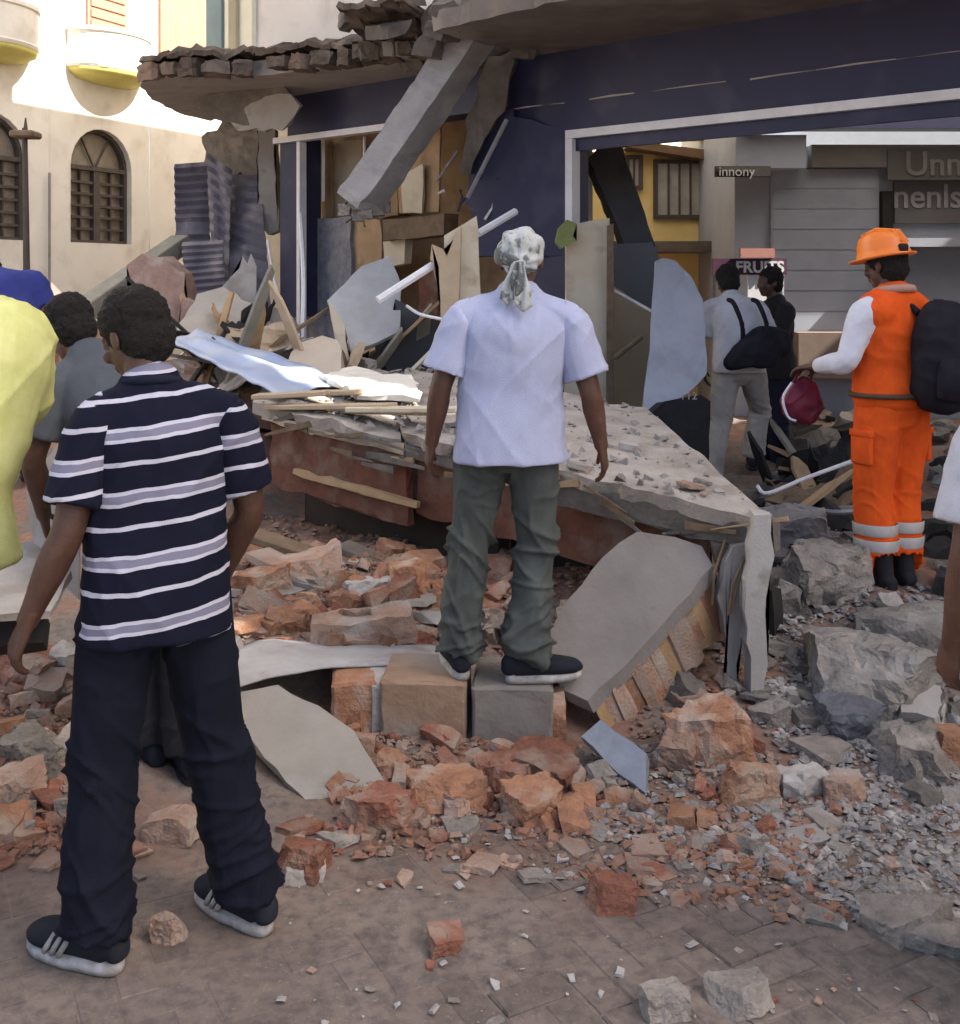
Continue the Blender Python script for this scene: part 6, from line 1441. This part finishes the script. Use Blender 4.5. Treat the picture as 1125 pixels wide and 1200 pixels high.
# tangle of boards and torn sheets behind the slab
TM = [(M_WOOD, 'brown'), (M_PLY, 'tan'), (M_CREAM, 'cream'), (M_PLAST_W, 'whitish'), (MATS['grey_timber'], 'grey'), (MATS['pale_timber'], 'pale'), (M_DARK, 'blackish')]
def tangle(n_, box_, Yr, lens, where, dark=False):
    for k in range(n_):
        x = rr.uniform(box_[0], box_[2]); Y = rr.uniform(*Yr); X = (x - CX) / F * Y
        m, cw = rr.choice(TM if not dark else [TM[0], TM[4], TM[6], TM[1]])
        L_ = rr.uniform(*lens); el = R(rr.choice([rr.uniform(-10, 25), rr.uniform(20, 70)])); az = rr.uniform(0, 6.28)
        d_ = Vector((math.cos(az) * math.cos(el), math.sin(az) * math.cos(el), math.sin(el)))
        base_ = Vector((X, Y, H(X, Y) + .02)); zmax = CAMZ + (HY - box_[1]) / F * Y
        if base_.z + d_.z * L_ > zmax: L_ = max(.25, (zmax - base_.z) / max(d_.z, .05))
        if rr.random() < .62:
            w_ = rr.uniform(.02, .07); bm = bmesh.new(); nseg = 5; sd = Vector((-d_.y, d_.x, 0)); sd = sd.normalized() if sd.length > .01 else Vector((1, 0, 0)); tn = d_.cross(sd); rings = []
            for i in range(nseg + 1):
                q = base_ + d_ * L_ * (i / nseg) - d_ * .08; ww = w_ * (1 if i < nseg else rr.uniform(.2, .8)); sk = d_ * (rr.uniform(-.08, .08) if i == nseg else 0)
                rings.append([bm.verts.new(q + sd * ww + tn * .012 + sk), bm.verts.new(q + sd * ww - tn * .012 + sk), bm.verts.new(q - sd * ww - tn * .012 - sk), bm.verts.new(q - sd * ww + tn * .012 - sk)])
            for r0, r1 in zip(rings, rings[1:]):
                for i in range(4): bm.faces.new((r0[i], r0[(i + 1) % 4], r1[(i + 1) % 4], r1[i]))
            bm.faces.new(rings[0][::-1]); bm.faces.new(rings[-1])
            thing('splintered_board', bm, m, cw + ' splintered board in the tangle ' + where, 'board', cw + ' boards in the tangle ' + where)
        else:
            sd = Vector((-d_.y, d_.x, 0)).normalized() if abs(d_.z) < .99 else Vector((1, 0, 0)); wd = L_ * rr.uniform(.5, .9); s0_ = rr.uniform(0, 50); L2 = L_ * .7
            def fn(u, v): 
                e_ = 1 + .25 * noise.noise(Vector((u * 5, v * 5, s0_)))
                return base_ + d_ * (u * L2 * e_ - .05) + sd * ((v - .5) * wd * e_) + d_.cross(sd) * (.12 * L_ * noise.noise(Vector((u * 2, v * 2, s0_))) + .03 * noise.noise(Vector((u * 7, v * 7, s0_))))
            thing('torn_sheet', sheet(fn, 9, 9, .008), m, cw + ' torn sheet in the tangle ' + where, 'sheet', cw + ' sheets in the tangle ' + where)
tangle(46, (205, 300, 520, 440), (8.0, 10.6), (.3, 1.0), 'below the roller shutter'); tangle(34, (215, 285, 470, 420), (7.7, 9.0), (.4, 1.2), 'between the beige plaster sheet and the grey sheet'); tangle(14, (470, 255, 560, 420), (8.2, 9.2), (.5, 1.3), 'behind the cream loose door'); tangle(16, (640, 330, 760, 460), (7.6, 9.2), (.3, .8), 'under the shopfront jamb'); tangle(16, (880, 480, 1010, 590), (6.6, 8.6), (.3, .8), 'beside the orange worker', True)
for P_, n_, s0, s1 in (([(200, 340), (330, 340), (520, 380), (520, 440), (330, 445), (200, 400)], 700, .03, .12), ):
    crumbs('rear_crumbs', [(P_, 1.0)], n_, M_GR, s0, s1, 'loose crumbled masonry over the rear heap')
# long boards lying in the shade under the red fascia
for k, (a, b, w, m, lab) in enumerate([((290, 625, 5.6), (420, 668, 5.5), .09, M_WOOD, 'grey brown board in the shade under the red fascia'), ((300, 648, 5.35), (388, 690, 5.2), .11, M_BRICK_P, 'pinkish board end sticking out of the brick heap'), ((400, 640, 5.7), (520, 690, 5.6), .1, mat('weathered_board', (.16, .135, .115), (.11, .095, .08), .9, 6, .4, 40), 'weathered dark board behind the legs of the man with the scarf')]):
    A_, B_ = W(*a), W(*b); m4 = basis((A_ + B_) / 2, B_ - A_, (0, 1, 0)); L_ = (B_ - A_).length
    bm = bmesh.new(); box(bm, (-L_ / 2, -w, -.02), (L_ / 2, w, .02), m4); bevel_all(bm, .006); thing('loose_board', bm, m, lab, 'board')
# wires and rods
for k, (pts, r_, m, lab) in enumerate([([(888, 570, 6.6), (900, 578, 6.5), (945, 560, 6.6), (1000, 540, 6.7)], .012, M_WHITE, 'bent white rod lying between the fallen canopy and the orange worker'), ([(930, 592, 6.3), (975, 600, 6.2), (1010, 598, 6.2)], .014, M_METAL, 'grey rod lying below the bent white rod'),
                                      ([(760, 484, 6.85), (790, 530, 6.0), (832, 578, 5.2), (900, 604, 4.6)], .014, M_WHITE, 'pale edge trim along the side of the fallen canopy'), ([(476, 358, 8.0), (492, 368, 8.0), (518, 374, 7.9)], .012, M_WHITE, 'thin white cable hanging under the white pole'),
                                      ([(314, 282, 11.4), (322, 330, 10.6), (334, 372, 9.6)], .014, M_WHITE, 'thin white strip hanging from the broken column'), ([(352, 250, 10.9), (356, 330, 10.0), (354, 400, 9.2)], .022, M_WHITE, 'white jamb strip standing in the rear heap')]):
    bm = bmesh.new(); tube(bm, catmull([tuple(W(*q)) for q in pts], 5), r_, 6); thing('rod', bm, m, lab, 'rod')
